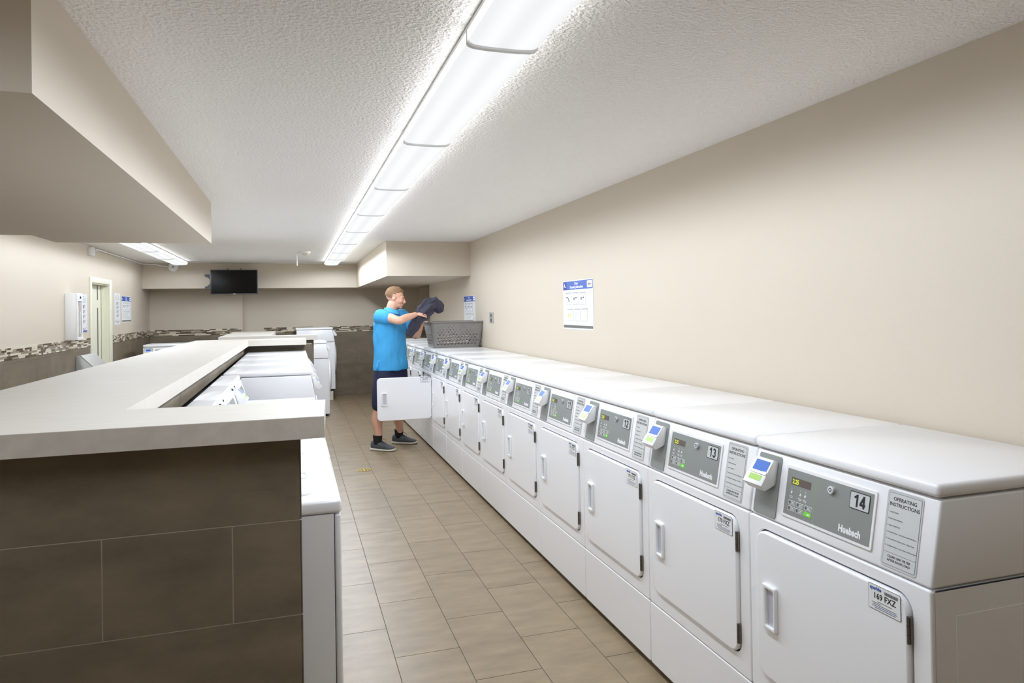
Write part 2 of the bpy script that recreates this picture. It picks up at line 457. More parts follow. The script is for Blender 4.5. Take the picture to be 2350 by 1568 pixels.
# thin caulk seams on the long worktop belong to it
# ------------------------------------------------------------------ ceiling lights
LAMP_W = 6.2
def fixture(name, xa, xb, y0, L, label, watts=LAMP_W):
    t = thing(name, label, 'ceiling light', ((xa+xb)/2, y0, CZ), 0, 'fluorescent ceiling lights')
    w = (xb-xa)/2
    mb = MB(); mb.box(-w*0.9, w*0.9, 0.012, L-0.012, -0.020, -0.0002, 'fixture_white')
    for q in (-1, 1):
        a, b = sorted((q*w*0.9, q*w)); mb.box(a, b, 0.012, L-0.012, -0.016, -0.004, 'fixture_white')
    mb.obj('ceiling_pan', t)
    # wraparound lens: bulged section lofted along y
    prof = [(-w*.985, -0.016), (-w*.985, -0.044), (-w*0.94, -0.052), (-w*0.80, -0.057), (-w*0.4, -0.0595), (0, -0.060), (w*0.4, -0.0595), (w*0.80, -0.057), (w*0.94, -0.052), (w*.985, -0.044), (w*.985, -0.016)]
    rings = [[Vector((p[0], y, p[1])) for p in prof] for y in (0.009, L-0.009)]
    mb = MB(); mb.loft(rings, 'lamp_lens', caps=True, closed=True)
    ks = mb.mi('lamp_lens_side')
    for q in (0, len(prof)-2): mb.m[q] = ks
    mb.obj('lens', t)
    for y in (0.0, L-0.010):
        mb = MB()
        e = [(w*1.01, -0.002)]+[(-p[0]*1.025, p[1]-0.006) for p in prof[1:-1]]+[(-w*1.01, -0.002)]
        mb.prism(e, y+0.0004, y+0.0096, 'y', 'fixture_white'); mb.obj('end_cap', t)
    for i in range(6):                      # light given off by the two tubes
        ld = bpy.data.lights.new('tube_lamp', 'SPOT'); ld.energy = watts; ld.color = (0.865, 0.955, 1.07)
        ld.spot_size = math.radians(179); ld.spot_blend = 0.28
        ld.shadow_soft_size = 0.0
        lo = bpy.data.objects.new('tube_lamp', ld); COL.objects.link(lo); lo.parent = t
        lo.location = ((-.08, .03, -.03, .08, -.055, .055)[i], L*(i+.5)/6, -0.0665)
    return t
FP = 1.236
ords = ['first', 'second', 'third', 'fourth', 'fifth', 'sixth', 'seventh', 'eighth', 'ninth', 'tenth', 'eleventh', 'twelfth', 'thirteenth', 'fourteenth']
for k in range(9):
    fixture('fluorescent_light', 0.492, 0.708, 1.975-FP+FP*k, FP-0.001, 'glowing white fluorescent ceiling light, %s from the camera in the long aisle row' % ords[k])
for k in range(5):
    fixture('fluorescent_light', -1.79, -1.575, 11.915-FP*(5-k), FP-0.001, 'glowing white fluorescent ceiling light, %s from the camera in the short left-hand row' % ords[k], LAMP_W*0.42)

for k in range(1):
    fixture('fluorescent_light', -1.79, -1.575, 0.40-FP*k, FP-0.001, 'white fluorescent ceiling light on the left behind the camera', LAMP_W*0.8)
# ------------------------------------------------------------------ machines
FX = frame_xf((0, W, 0), (0, -1, 0), (0, 0, 1))            # (s, z) on the flat front, N = -x
TILT = math.atan2(0.036, 0.205)
def PXf(s, z, d=0):                                         # point on the sloping console face
    h = (z-0.847)/0.205
    return FXP @ Vector((s, (z-0.847)/math.cos(TILT), d))
FXP = frame_xf((0, W, 0.847), (0, -1, 0), (math.sin(TILT), 0, math.cos(TILT)))
CZs = 1/math.cos(TILT)
def pz(z): return (z-0.847)*CZs
def pplate(mb, s0, s1, z0, z1, d0, th, m, r=0.004, bev=0.0, holes=()):
    v, f = plate(rrect(s0, s1, pz(z0), pz(z1), r), holes, th, bev); mb.add(v, f, m, bev > 0, FXP @ T(0, 0, d0))
def ptext(mb, body, s, z, size, m, d, **k):
    v, f = text(body, size, **k); mb.add(v, f, m, False, FXP @ T(s, pz(z), d))
def fplate(mb, s0, s1, z0, z1, d0, th, m, r=0.004, bev=0.0, holes=(), X=None):
    v, f = plate(rrect(s0, s1, z0, z1, r), holes, th, bev); mb.add(v, f, m, bev > 0, (X or FX) @ T(0, 0, d0))

def asset_label_mesh(code, origin):
    """label drawn in door space: origin = (s,z) of hinge"""
    mb = MB(); s0, s1, z0, z1 = 0.508, 0.609, 0.741, 0.805
    X = FX @ T(0, 0, 0.013)
    def f(a, b, c, d, dd, m, r=0.002): v, q = plate(rrect(a, b, c, d, r, 3), (), 0.0003); mb.add(v, q, m, False, X @ T(0, 0, dd))
    f(s0, s1, z0, z1, 0.0002, 'ink_black', 0.004); f(s0+.0012, s1-.0012, z0+.0012, z1-.0012, 0.0006, 'label_white', 0.003)
    def t(body, s, z, size, m, **k): v, q = text(body, size, **k); mb.add(v, q, m, False, X @ T(s, z, 0.001))
    t('sparkle', s0+.006, z1-.013, 0.0125, 'poster_blue', bold=0.0004)
    t(code, (s0+s1)/2+.001, z0+.030, 0.021, 'ink_black', align='CENTER', bold=0.0003, sx=0.92)
    for k in range(16): f(s0+.052+k*.0026, s0+.0534+k*.0026+(k % 3)*.0003, z1-.016, z1-.008, 0.0009, 'ink_grey', 0.0002)
    for k, (a, b) in enumerate(((.03, .075), (.012, .04), (.015, .088), (.012, .09), (.02, .085))):
        z = z0+.0225-.0042*k
        f(s0+a, s0+b, z, z+.0013, 0.0009, 'poster_blue' if k == 3 else 'ink_grey', 0.0002)
    return mb.mesh('asset_label')
def arc(cx, cy, rx, ry, a0, a1, n=14): return [(cx+rx*math.cos(math.radians(a0+(a1-a0)*k/n)), cy+ry*math.sin(math.radians(a0+(a1-a0)*k/n))) for k in range(n+1)]
SIX = [arc(.3, .31, .20, .215, 0, 360, 24), arc(.36, .5, .26, .41, 185, 55)]
DIGITS = {'1': [[(.38, 0), (.38, 1)], [(.08, .72), (.24, .79), (.38, .95)]], '2': [arc(.3, .70, .20, .205, 165, -35)+[(.12, .10)], [(.05, .09), (.55, .09)]],
          '3': [arc(.29, .72, .18, .185, 165, -90), arc(.29, .31, .21, .22, 90, -165)], '4': [[(.42, 0), (.42, 1)], [(.44, .98), (.08, .30)], [(.01, .27), (.58, .27)]],
          '5': [[(.52, .91), (.13, .91)], [(.16, .96), (.13, .50)], arc(.3, .32, .21, .225, 130, -160)], '6': SIX, '7': [[(.05, .91), (.55, .91)], [(.50, .88), (.24, 0)]],
          '8': [arc(.3, .72, .17, .19, 0, 360, 24), arc(.3, .29, .20, .20, 0, 360, 24)], '9': [[(.6-p[0], 1-p[1]) for p in q] for q in SIX], '0': [arc(.3, .5, .19, .41, 0, 360, 28)]}
def digits(mb, n, cx, z0, h, m, d, X):
    s = str(n); w = h*.66; x0 = cx-w*len(s)/2+h*.03
    for i, ch in enumerate(s):
        for q, path in enumerate(DIGITS[ch]):
            hw = h*.095; P = [Vector((x0+w*i+p[0]*h, z0+p[1]*h, d+0.0001*q)) for p in path]; L = []; Rr = []
            for k, p in enumerate(P):
                if ch in '6890' and len(path) > 20: t = (P[(k+1) % (len(P)-1)]-P[k-1 if k else -2])
                else: t = P[min(k+1, len(P)-1)]-P[max(k-1, 0)]
                nrm = Vector((-t.y, t.x, 0)).normalized()*hw; L.append(p+nrm); Rr.append(p-nrm)
            k = len(P); mb.add(L+Rr, [(j+k, j+k+1, j+1, j) for j in range(k-1)], m, False, X)
def number_plate_mesh(n):
    mb = MB()
    pplate(mb, 0.415, 0.484, 0.9665, 1.0125, 0.0042, 0.0006, 'ink_black', 0.004)
    pplate(mb, 0.4172, 0.4818, 0.9687, 1.0103, 0.0050, 0.0003, 'plate_silver', 0.003)
    digits(mb, n, 0.4495, pz(0.9735), 0.0325*CZs, 'ink_black', 0.0056, FXP)
    return mb.mesh('number_plate')

def part(mb, name, parent, label=None):
    o = mb.obj(name, parent)
    if label: o['label'] = label
    return o
def sub(me, name, parent):
    o = bpy.data.objects.new(name, me); COL.objects.link(o); o.parent = parent; return o

def build_dryer(round_door=False):
    t = thing('dryer', 'x', 'dryer')
    # cabinet: body panels, open at the front
    mb = MB()
    mb.box(0.012, 0.63, 0.003, 0.0045, 0.03, 0.843, 'enamel'); mb.box(0.012, 0.63, W-0.0045, W-0.003, 0.03, 0.843, 'enamel')
    mb.box(0.628, 0.63, 0.003, W-0.003, 0.03, 0.843, 'enamel'); mb.box(0.012, 0.63, 0.003, W-0.003, 0.838, 0.843, 'enamel')
    mb.box(0.012, 0.63, 0.003, W-0.003, 0.03, 0.034, 'enamel')
    # pressed side relief
    for y, n in ((0.003, -1), (W-0.003, 1)):
        X = frame_xf((0, y, 0), (n*-1*-1 if n < 0 else -1, 0, 0), (0, 0, 1)) if False else None
        ya, yb = sorted((y, y+n*0.0006))
        mb.box(0.075, 0.56, ya, yb, 0.10, 0.775, 'enamel')
    part(mb, 'cabinet', t)
    mb = MB(); mb.box(0.03, 0.60, 0.02, W-0.02, 0.0, 0.0295, 'black_rubber'); part(mb, 'base_plinth', t)
    # front frame with rounded opening, and lower access panel
    mb = MB(); fplate(mb, 0.002, W-0.002, 0.287, 0.843, -0.012, 0.014, 'enamel', 0.008, 0.004, [rrect(0.042, 0.631, 0.347, 0.811, 0.045)]); part(mb, 'front_frame', t)
    mb = MB(); fplate(mb, 0.002, W-0.002, 0.03, 0.284, -0.012, 0.014, 'enamel', 0.008, 0.004); part(mb, 'lower_panel', t)
    # console
    mb = MB(); mb.prism([(0.0006, 0.847), (0.0366, 1.052), (0.628, 1.052), (0.628, 0.847)], 0.0025, W-0.0025, 'y', 'enamel', 0.006, 3); part(mb, 'control_panel', t)
    mb = MB(); mb.box(0.027, 0.642, 0.0015, W-0.0015, 1.0565, TOPZ, 'enamel', 0.011, 3); part(mb, 'top_lid', t)
    # card reader: grey backplate + white wedge with two screens
    mb = MB(); pplate(mb, 0.0195, 0.127, 0.854, 1.043, 0.0002, 0.0022, 'fascia_grey', 0.008, 0.0006); part(mb, 'reader_plate', t)
    def rp(s, z, d): return FXP @ Vector((s, pz(z), d))
    mb = MB(); bm = bmesh.new()
    s0, s1 = 0.026, 0.119
    P = [(s0+.006, 1.026, .002), (s1-.006, 1.026, .002), (s1-.006, .955, .002), (s0+.006, .955, .002), (s0+.003, 1.03, .024), (s1-.003, 1.03, .024), (s1+.001, .948, .062), (s0-.001, .948, .062),
         (s1-.006, .932, .040), (s0+.006, .932, .040)]
    V = [bm.verts.new(rp(*p)) for p in P]
    for f in ((0, 1, 2, 3), (4, 5, 1, 0), (4, 7, 6, 5), (7, 9, 8, 6), (9, 3, 2, 8), (5, 6, 8), (5, 8, 2, 1), (7, 4, 9), (4, 0, 3, 9)): bm.faces.new([V[i] for i in f])
    bmesh.ops.recalc_face_normals(bm, faces=bm.faces[:])
    bmesh.ops.bevel(bm, geom=bm.edges[:], offset=0.0035, segments=2, profile=0.5, affect='EDGES', clamp_overlap=True)
    mb.bm(bm, 'plastic_white'); rd = part(mb, 'card_reader', t)
    O = rp(s0+.001, .948, .062); U = Vector((0, -1, 0)); VV = rp(s0+.003, 1.03, .024)-O; VV.y = 0; RX = frame_xf(O, U, VV); rh = VV.length
    def rplate(m, a, b, c, d, z0, th, col, name, r=0.002):
        v, f = plate(rrect(a, b, c, d, r, 3), (), th); q = MB(); q.add(v, f, col, False, RX @ T(0, 0, z0)); return part(q, name, m)
    rplate(rd, 0.016, 0.083, rh*0.50, rh*0.90, -0.0002, 0.0008, 'screen_blue', 'blue_screen')
    v, f = plate([(0.012, rh*0.40), (0.090, rh*0.40), (0.090, rh*0.47), (0.084, rh*0.53), (0.068, rh*0.505), (0.012, rh*0.505)], (), 0.004, 0.001)
    q = MB(); q.add(v, f, 'plastic_white', True, RX @ T(0, 0, -0.001)); part(q, 'card_slot', rd)
    rplate(rd, 0.018, 0.076, rh*0.15, rh*0.36, -0.0002, 0.0008, 'screen_lime', 'lime_display')
    # grey fascia
    mb = MB(); pplate(mb, 0.153, 0.503, 0.8765, 1.029, 0.0, 0.0035, 'plastic_white', 0.006, 0.0014)
    fa = part(mb, 'control_fascia', t)
    m2 = MB(); pplate(m2, 0.162, 0.495, 0.885, 1.0195, 0.0030, 0.0010, 'fascia_grey', 0.002)
    pplate(m2, 0.2845, 0.2855, 0.886, 1.0185, 0.0040, 0.0002, 'lime_line', 0.0003)
    # printed icons
    for s in (0.188, 0.226, 0.246):
        pplate(m2, s-.0012, s+.0012, 0.9625, 0.965, 0.0040, 0.0003, 'ink_white', 0.0005)
        v, f = plate([(s-.004, pz(.951)), (s+.001, pz(.958)), (s+.004, pz(.954)), (s+.001, pz(.948))], (), 0.0003); m2.add(v, f, 'ink_white', False, FXP @ T(0, 0, 0.004))
        for k in range(2): pplate(m2, s-.008+.002*k, s+.007, 0.9405-.004*k, 0.9418-.004*k, 0.0040, 0.0003, 'ink_white', 0.0003)
    part(m2, 'fascia_overlay', fa)
    m2 = MB(); pplate(m2, 0.183, 0.265, 0.9755, 0.997, 0.0040, 0.0006, 'fascia_dark', 0.0005)
    ptext(m2, '2.25', 0.1885, 0.9795, 0.0185, 'digits_yellow', 0.005, bold=0.0003, sx=0.86); part(m2, 'display', fa)
    for i in range(6):
        s = 0.180+0.0345*(i % 3); z = 0.929-0.017*(i//3)
        m2 = MB()
        if i == 5:
            pplate(m2, s, s+.030, z-.0135, z, 0.0040, 0.0010, 'button_green', 0.001)
            pplate(m2, s+.013, s+.024, z-.009, z-.0045, 0.0050, 0.0003, 'ink_white', 0.001)
        else:
            pplate(m2, s, s+.030, z-.013, z, 0.0040, 0.0008, 'ink_white', 0.001); pplate(m2, s+.001, s+.029, z-.012, z-.001, 0.0047, 0.0003, 'fascia_grey', 0.001)
            pplate(m2, s+.003, s+.009, z-.010, z-.003, 0.0050, 0.0002, 'ink_grey', 0.0005)
            for k in range(2): pplate(m2, s+.012, s+.026, z-.0055-.004*k, z-.004-.004*k, 0.0050, 0.0002, 'ink_white', 0.0003)
        part(m2, 'button', fa)
    m2 = MB(); c = FXP @ Vector((0.349, pz(0.9965), 0.004)); e = FXP @ Vector((0.349, pz(0.9965), 0.012))
    m2.tube([c, e], 0.0108, 'chrome', 24); m2.tube([e, e+(e-c)*0.12], 0.0085, 'chrome', 20)
    v, f = plate(circle(0, 0, 0.0055), [circle(0, 0, 0.0035)], 0.0004); m2.add(v, f, 'ink_black', False, FXP @ T(0.349, pz(0.9965), 0.0131)); part(m2, 'key_lock', fa)
    m2 = MB(); ptext(m2, 'Huebsch', 0.3855, 0.8965, 0.0258, 'ink_white', 0.0042, bold=0.0012, sx=0.84, spacing=1.04); part(m2, 'maker_lettering', fa)
    # instruction label
    mb = MB(); pplate(mb, 0.533, 0.640, 0.857, 1.045, 0.0002, 0.0006, 'label_rim', 0.008)
    pplate(mb, 0.5385, 0.6355, 0.8625, 1.0385, 0.0008, 0.0003, 'ink_grey', 0.005); pplate(mb, 0.5393, 0.6347, 0.8633, 1.0377, 0.0010, 0.0003, 'label_grey', 0.0045)
    pplate(mb, 0.5385, 0.6355, 0.8925, 0.8933, 0.0012, 0.0003, 'ink_grey', 0.0003)
    ptext(mb, 'OPERATING', 0.587, 1.0205, 0.0128, 'ink_black', 0.0014, align='CENTER', bold=0.0001); ptext(mb, 'INSTRUCTIONS', 0.587, 1.0065, 0.0128, 'ink_black', 0.0014, align='CENTER', bold=0.0001)
    for k, s in enumerate(('1. Load Clothes', '2. Make Cycle Selection', '3. Insert Coins/Card', '4. To Start Dryer - Close Door and Push Start', '5. To Stop Dryer During Cycle - Open Door', '6. To Restart Dryer - Close Door and Push Start')):
        ptext(mb, s, 0.542, 0.990-0.0165*k, 0.0046, 'ink_grey', 0.0014)
    ptext(mb, 'CLEAN LINT FILTER', 0.587, 0.8815, 0.0078, 'ink_black', 0.0014, align='CENTER', bold=0.0001); ptext(mb, 'AFTER EACH LOAD', 0.587, 0.8725, 0.0078, 'ink_black', 0.0014, align='CENTER', bold=0.0001)
    part(mb, 'instruction_label', t)
    if round_door:
        mb = MB(); C = Vector((0, W/2, 0.555))
        rings = []
        for r_, d_ in ((0.235, -0.004), (0.235, 0.018), (0.225, 0.030), (0.19, 0.040), (0.17, 0.034), (0.16, 0.030)):
            rings.append([C+Vector((-d_, r_*math.cos(a), r_*math.sin(a))) for a in [2*PI*k/48 for k in range(48)]])
        mb.loft(rings, 'plastic_white', caps=False)
        mb.loft([rings[-1], [C+Vector((-0.045, 0.09*math.cos(a), 0.09*math.sin(a))) for a in [2*PI*k/48 for k in range(48)]], [C+Vector((-0.05, 0.001*math.cos(a), 0.001*math.sin(a))) for a in [2*PI*k/48 for k in range(48)]]], 'glass_dark', caps=False)
        part(mb, 'round_door', t)
        mb = MB(); fplate(mb, 0.03, W-0.03, 0.335, 0.82, -0.02, 0.010, 'enamel', 0.04, 0.003); part(mb, 'door_surround', t)
        return t
    # door: its own origin on the hinge line so it can swing
    hs = 0.627
    d = bpy.data.objects.new('door', None)
    mb = MB(); fplate(mb, 0.0465, hs-0.0005, 0.3515, 0.8065, -0.012, 0.0245, 'enamel', 0.042, 0.006)
    d = mb.obj('door', t)
    me = d.data; piv = FX @ Vector((hs, 0, 0.004)); me.transform(Matrix.Translation(-piv)); d.location = piv
    # handle: raised bezel round a finger pocket
    mb = MB()
    fplate(mb, 0.088, 0.150, 0.511, 0.650, 0.012, 0.013, 'plastic_white', 0.006, 0.004, [rrect(0.104, 0.141, 0.524, 0.637, 0.004)])
    fplate(mb, 0.102, 0.143, 0.522, 0.639, 0.0125, 0.002, 'handle_inner', 0.003)
    mb.prism([(-0.014, W-0.104), (-0.015, W-0.112), (-0.024, W-0.104)], 0.526, 0.635, 'z', 'plastic_white') if False else None
    h = mb.obj('door_handle', d); h.data.transform(Matrix.Translation(-piv))
    me = asset_label_mesh('169 FXZ', None); me.transform(Matrix.Translation(-piv)); sub(me, 'asset_label', d)
    for z0, z1 in ((0.697, 0.763), (0.391, 0.456)):
        mb = MB()
        mb.box(-0.0105, -0.002, W-0.6335, W-0.6275, z0, z1, 'hinge_steel', 0.001, 1)
        mb.tube([(-0.0115, W-0.6275, z0), (-0.0115, W-0.6275, z1)], 0.0035, 'hinge_steel', 10)
        for k in (0.33, 0.66): mb.tube([(-0.0115, W-0.6275, z0+(z1-z0)*k-.0007), (-0.0115, W-0.6275, z0+(z1-z0)*k+.0007)], 0.0038, 'gap_dark', 10)
        part(mb, 'hinge', t)
    mb = MB(); v, f = plate(rrect(0.02, W-0.02, 0.31, 0.83, 0.02), [circle(W/2-0.01, 0.58, 0.205, 40)], 0.002); mb.add(v, f, 'enamel', False, FX @ T(0, 0, -0.022))
    mb.tube([(0.024, W/2+0.01, 0.58), (0.45, W/2+0.01, 0.58)], 0.206, 'steel', 32, caps=False); mb.tube([(0.449, W/2+0.01, 0.58), (0.452, W/2+0.01, 0.58)], 0.206, 'steel', 32)
    part(mb, 'drum_opening', t)
    return t

def prep(root):
    """remember the tree by name so that copies are quick"""
    def rec(o):
        KIDS[o.name] = children(o)
        for c in KIDS[o.name]: rec(c)
    rec(root)

dr = build_dryer(); prep(dr)
row = [dr]+[copy_tree(dr) for _ in range(13)]
for k, r_ in enumerate(row):
    n = 14-k
    r_.location = (1.414, 1.275+W*k, 0); r_['group'] = 'dryers along the right wall'; r_['category'] = 'dryer'
    if k == 0: lab = 'white dryer marked 14 beside its lock, nearest the camera with its grey-lit side showing'
    elif n >= 10: lab = 'white dryer with a %d number plate, %s from the near end of the right-hand row' % (n, ords[k])
    elif k == 9: lab = 'white dryer with its square door swung open in front of the man in blue'
    elif k in (8, 7): lab = 'closed white dryer, %s from the right row\'s near end, before the open door' % ords[k]
    else: lab = 'closed white dryer, %s from the near end of the right-hand row' % ords[k]
    r_['label'] = lab
    for c in children(r_):
        if c.name.startswith('control_fascia'): sub(number_plate_mesh(n), 'number_plate', c)
        if c.name.startswith('door'):
            if k == 9: c.rotation_euler = (0, 0, PI/2)
            if k > 0:
                for g in children(c):
                    if g.name.startswith('asset_label'):
                        piv = FX @ Vector((0.627, 0, 0.004))
                        me = asset_label_mesh('%d FXZ' % (169+k), None); me.transform(Matrix.Translation(-piv)); g.data = me
        if c.name.startswith('drum_opening') and k != 9: bpy.data.objects.remove(c)

# front-loading machines with round doors on the islands and by the left wall
fl = build_dryer(True); prep(fl)
fl.name = 'front_load_washer'
spots = [((0.152, 5.40+W, 0), PI, 'white front-load washer, nearest of the four tall machines between the counters'),
         ((0.152, 6.12+W, 0), PI, 'white front-load washer, second of the four tall machines between the counters'),
         ((0.152, 6.84+W, 0), PI, 'white front-load washer, third of the four tall machines between the counters'),
         ((0.152, 7.56+W, 0), PI, 'white front-load washer, farthest of the four between the counters, against the brown cross wall'),
         ((0.482, 10.56+W, 0), PI, 'white washer with round door at the aisle, just past the brown cross wall'),
         ((0.665, 12.40+W, 0.162), PI, 'white washer raised on a cream plinth by the far wall'),
         ((-1.375-W, 11.05, 0), PI/2, 'white front-load washer in the far left corner below the posters')]
prep(fl)
KIDS[fl.name] = children(fl)
for i, (loc, rz, lab) in enumerate(spots):
    o = fl if i == 0 else copy_tree(fl)
    if i == 6: loc = (-1.375, 11.05, 0)
    o.location = loc; o.rotation_euler = (0, 0, rz); o['label'] = lab; o['category'] = 'washing machine'
    if i < 4: o['group'] = 'front-load washers on the near island'
    for c in children(o):
        if c.name.startswith('control_fascia'):
            for g in children(c):
                if g.name.startswith('number_plate'): bpy.data.objects.remove(g)
# rotation by +90 about z for the corner machine: local -x faces -y and local y runs to -x
for o in bpy.data.objects:
    if o.get('label', '') == spots[6][2]: o.location = (-1.375, 11.05, 0)
mb = MB(); mb.box(0.02, 0.63, 12.42, 13.06, 0.0, 0.160, 'plinth_cream', 0.004, 1)
tag(mb.obj('machine_plinth'), 'low cream block under the farthest washer by the far wall', 'plinth')

# top-load washers
def build_topload():
    t = thing('top_load_washer', 'x', 'washing machine')
    D = 0.60
    mb = MB(); mb.box(0.022, D-0.02, 0.006, W-0.006, 0.03, 0.888, 'enamel'); part(mb, 'cabinet', t)
    mb = MB(); mb.box(0.0, 0.0195, 0.004, W-0.004, 0.05, 0.886, 'enamel', 0.006, 3); part(mb, 'front_panel', t)
    mb = MB(); mb.box(0.05, D-0.05, 0.03, W-0.03, 0.0, 0.03, 'black_rubber'); part(mb, 'base_plinth', t)
    mb = MB(); mb.box(-0.002, D-0.11, 0.002, W-0.002, 0.890, 0.932, 'enamel', 0.011, 3); mb.box(D-0.13, D, 0.002, W-0.002, 0.890, 0.930, 'enamel', 0.004, 2); part(mb, 'top_panel', t)
    mb = MB(); v, f = plate(rrect(0.085, W-0.085, 0.085, D-0.15, 0.035), (), 0.008, 0.003)
    X = Matrix(((0, 1, 0, 0), (-1, 0, 0, W), (0, 0, 1, 0.9315), (0, 0, 0, 1))); mb.add(v, f, 'enamel', True, X); li = part(mb, 'lid', t)
    mb = MB(); v, f = plate(rrect(W/2-0.045, W/2+0.045, 0.095, 0.125, 0.012), [rrect(W/2-0.036, W/2+0.036, 0.102, 0.119, 0.007)], 0.005, 0.0015); mb.add(v, f, 'plastic_white', True, X @ T(0, 0, 0.007)); part(mb, 'lid_handle', li)
    # rear console
    mb = MB(); prof = [(D-0.165, 0.9325), (D-0.115, 1.097), (D-0.108, 1.106), (D, 1.106), (D, 0.9325)]
    mb.prism(prof, 0.004, W-0.004, 'y', 'enamel', 0.003, 2); co = part(mb, 'console', t)
    sl = Vector((0.05, 0, 0.1505)).normalized(); CX = frame_xf((D-0.165, W, 0.9325), (0, -1, 0), sl)
    mb = MB(); v, f = plate(rrect(0.17, 0.62, 0.02, 0.14, 0.004), (), 0.003, 0.001); mb.add(v, f, 'fascia_grey', True, CX); fa = part(mb, 'control_fascia', t)
    for i in range(4):
        q = MB(); v, f = plate(rrect(0.20+0.04*i, 0.23+0.04*i, 0.05, 0.065, 0.002), (), 0.001); q.add(v, f, 'ink_white', False, CX @ T(0, 0, 0.003)); part(q, 'button', fa)
    mb = MB(); v, f = plate(rrect(0.02, 0.135, 0.006, 0.152, 0.004), (), 0.003, 0.001); mb.add(v, f, 'fascia_grey', True, CX); part(mb, 'reader_plate', t)
    mb = MB(); bm = bmesh.new()
    P = [(0.028, .148, .003), (0.126, .148, .003), (0.126, .06, .003), (0.028, .06, .003), (0.026, .150, .022), (0.128, .150, .022), (0.130, .065, .062), (0.024, .065, .062), (0.124, .045, .045), (0.030, .045, .045)]
    V = [bm.verts.new(CX @ Vector(p)) for p in P]
    for f in ((0, 1, 2, 3), (4, 5, 1, 0), (4, 7, 6, 5), (7, 9, 8, 6), (9, 3, 2, 8), (5, 6, 8), (5, 8, 2, 1), (7, 4, 9), (4, 0, 3, 9)): bm.faces.new([V[i] for i in f])
    bmesh.ops.recalc_face_normals(bm, faces=bm.faces[:]); bmesh.ops.bevel(bm, geom=bm.edges[:], offset=0.003, segments=2, profile=0.5, affect='EDGES', clamp_overlap=True)
    mb.bm(bm, 'plastic_white'); rd = part(mb, 'card_reader', t)
    O = CX @ Vector((0.025, .065, .062)); Vv = (CX @ Vector((0.025, .150, .022)))-O; RX = frame_xf(O, (0, -1, 0), Vv)
    for a, b, m, nm in ((0.045, 0.083, 'screen_blue', 'blue_screen'), (0.012, 0.03, 'screen_lime', 'lime_display')):
        q = MB(); v, f = plate(rrect(0.018, 0.086, a, b, 0.002), (), 0.0008); q.add(v, f, m, False, RX @ T(0, 0, -0.0002)); part(q, nm, rd)
    # black corner caps
    for s, z in ((0.012, .150), (0.15, .155), (0.68, .155), (0.16, .004)):
        q = MB(); q.ball(CX @ Vector((s if s < .67 else .672, z, 0.002)), 0.0075, 'ink_black', 10); part(q, 'screw_cap', t)
    return t
tl = build_topload(); prep(tl)
tlabs = ['white top-load washer nearest the camera, its side showing beside the brown end wall',
         'white top-load washer, second from the camera in the near island',
         'white top-load washer, third from the camera in the near island',
         'white top-load washer, farthest of its kind, next to the taller machines']
for i in range(4):
    o = tl if i == 0 else copy_tree(tl)
    o.location = (0.133, 2.255+W+0.699*i, 0); o.rotation_euler = (0, 0, PI); o['label'] = tlabs[i]; o['category'] = 'washing machine'; o['group'] = 'top-load washers on the near island'

# supply pipes in the dark gap behind the washers
for z, lab in ((0.86, 'upper'), (0.74, 'lower')):
    mb = MB(); mb.tube([(-0.575, 2.3, z), (-0.575, 8.3, z)], 0.012, 'pipe_grey', 10)
    for k in range(8):
        y = 2.6+0.7*k+(0.12 if lab == 'lower' else 0); mb.tube([(-0.575, y, z), (-0.56, y, z+0.01), (-0.54, y, z-0.10), (-0.535, y, z-0.16)], 0.008, 'pipe_grey', 8)
    tag(mb.obj('supply_pipe'), '%s grey water pipe in the dark gap behind the island washers' % lab, 'pipe')

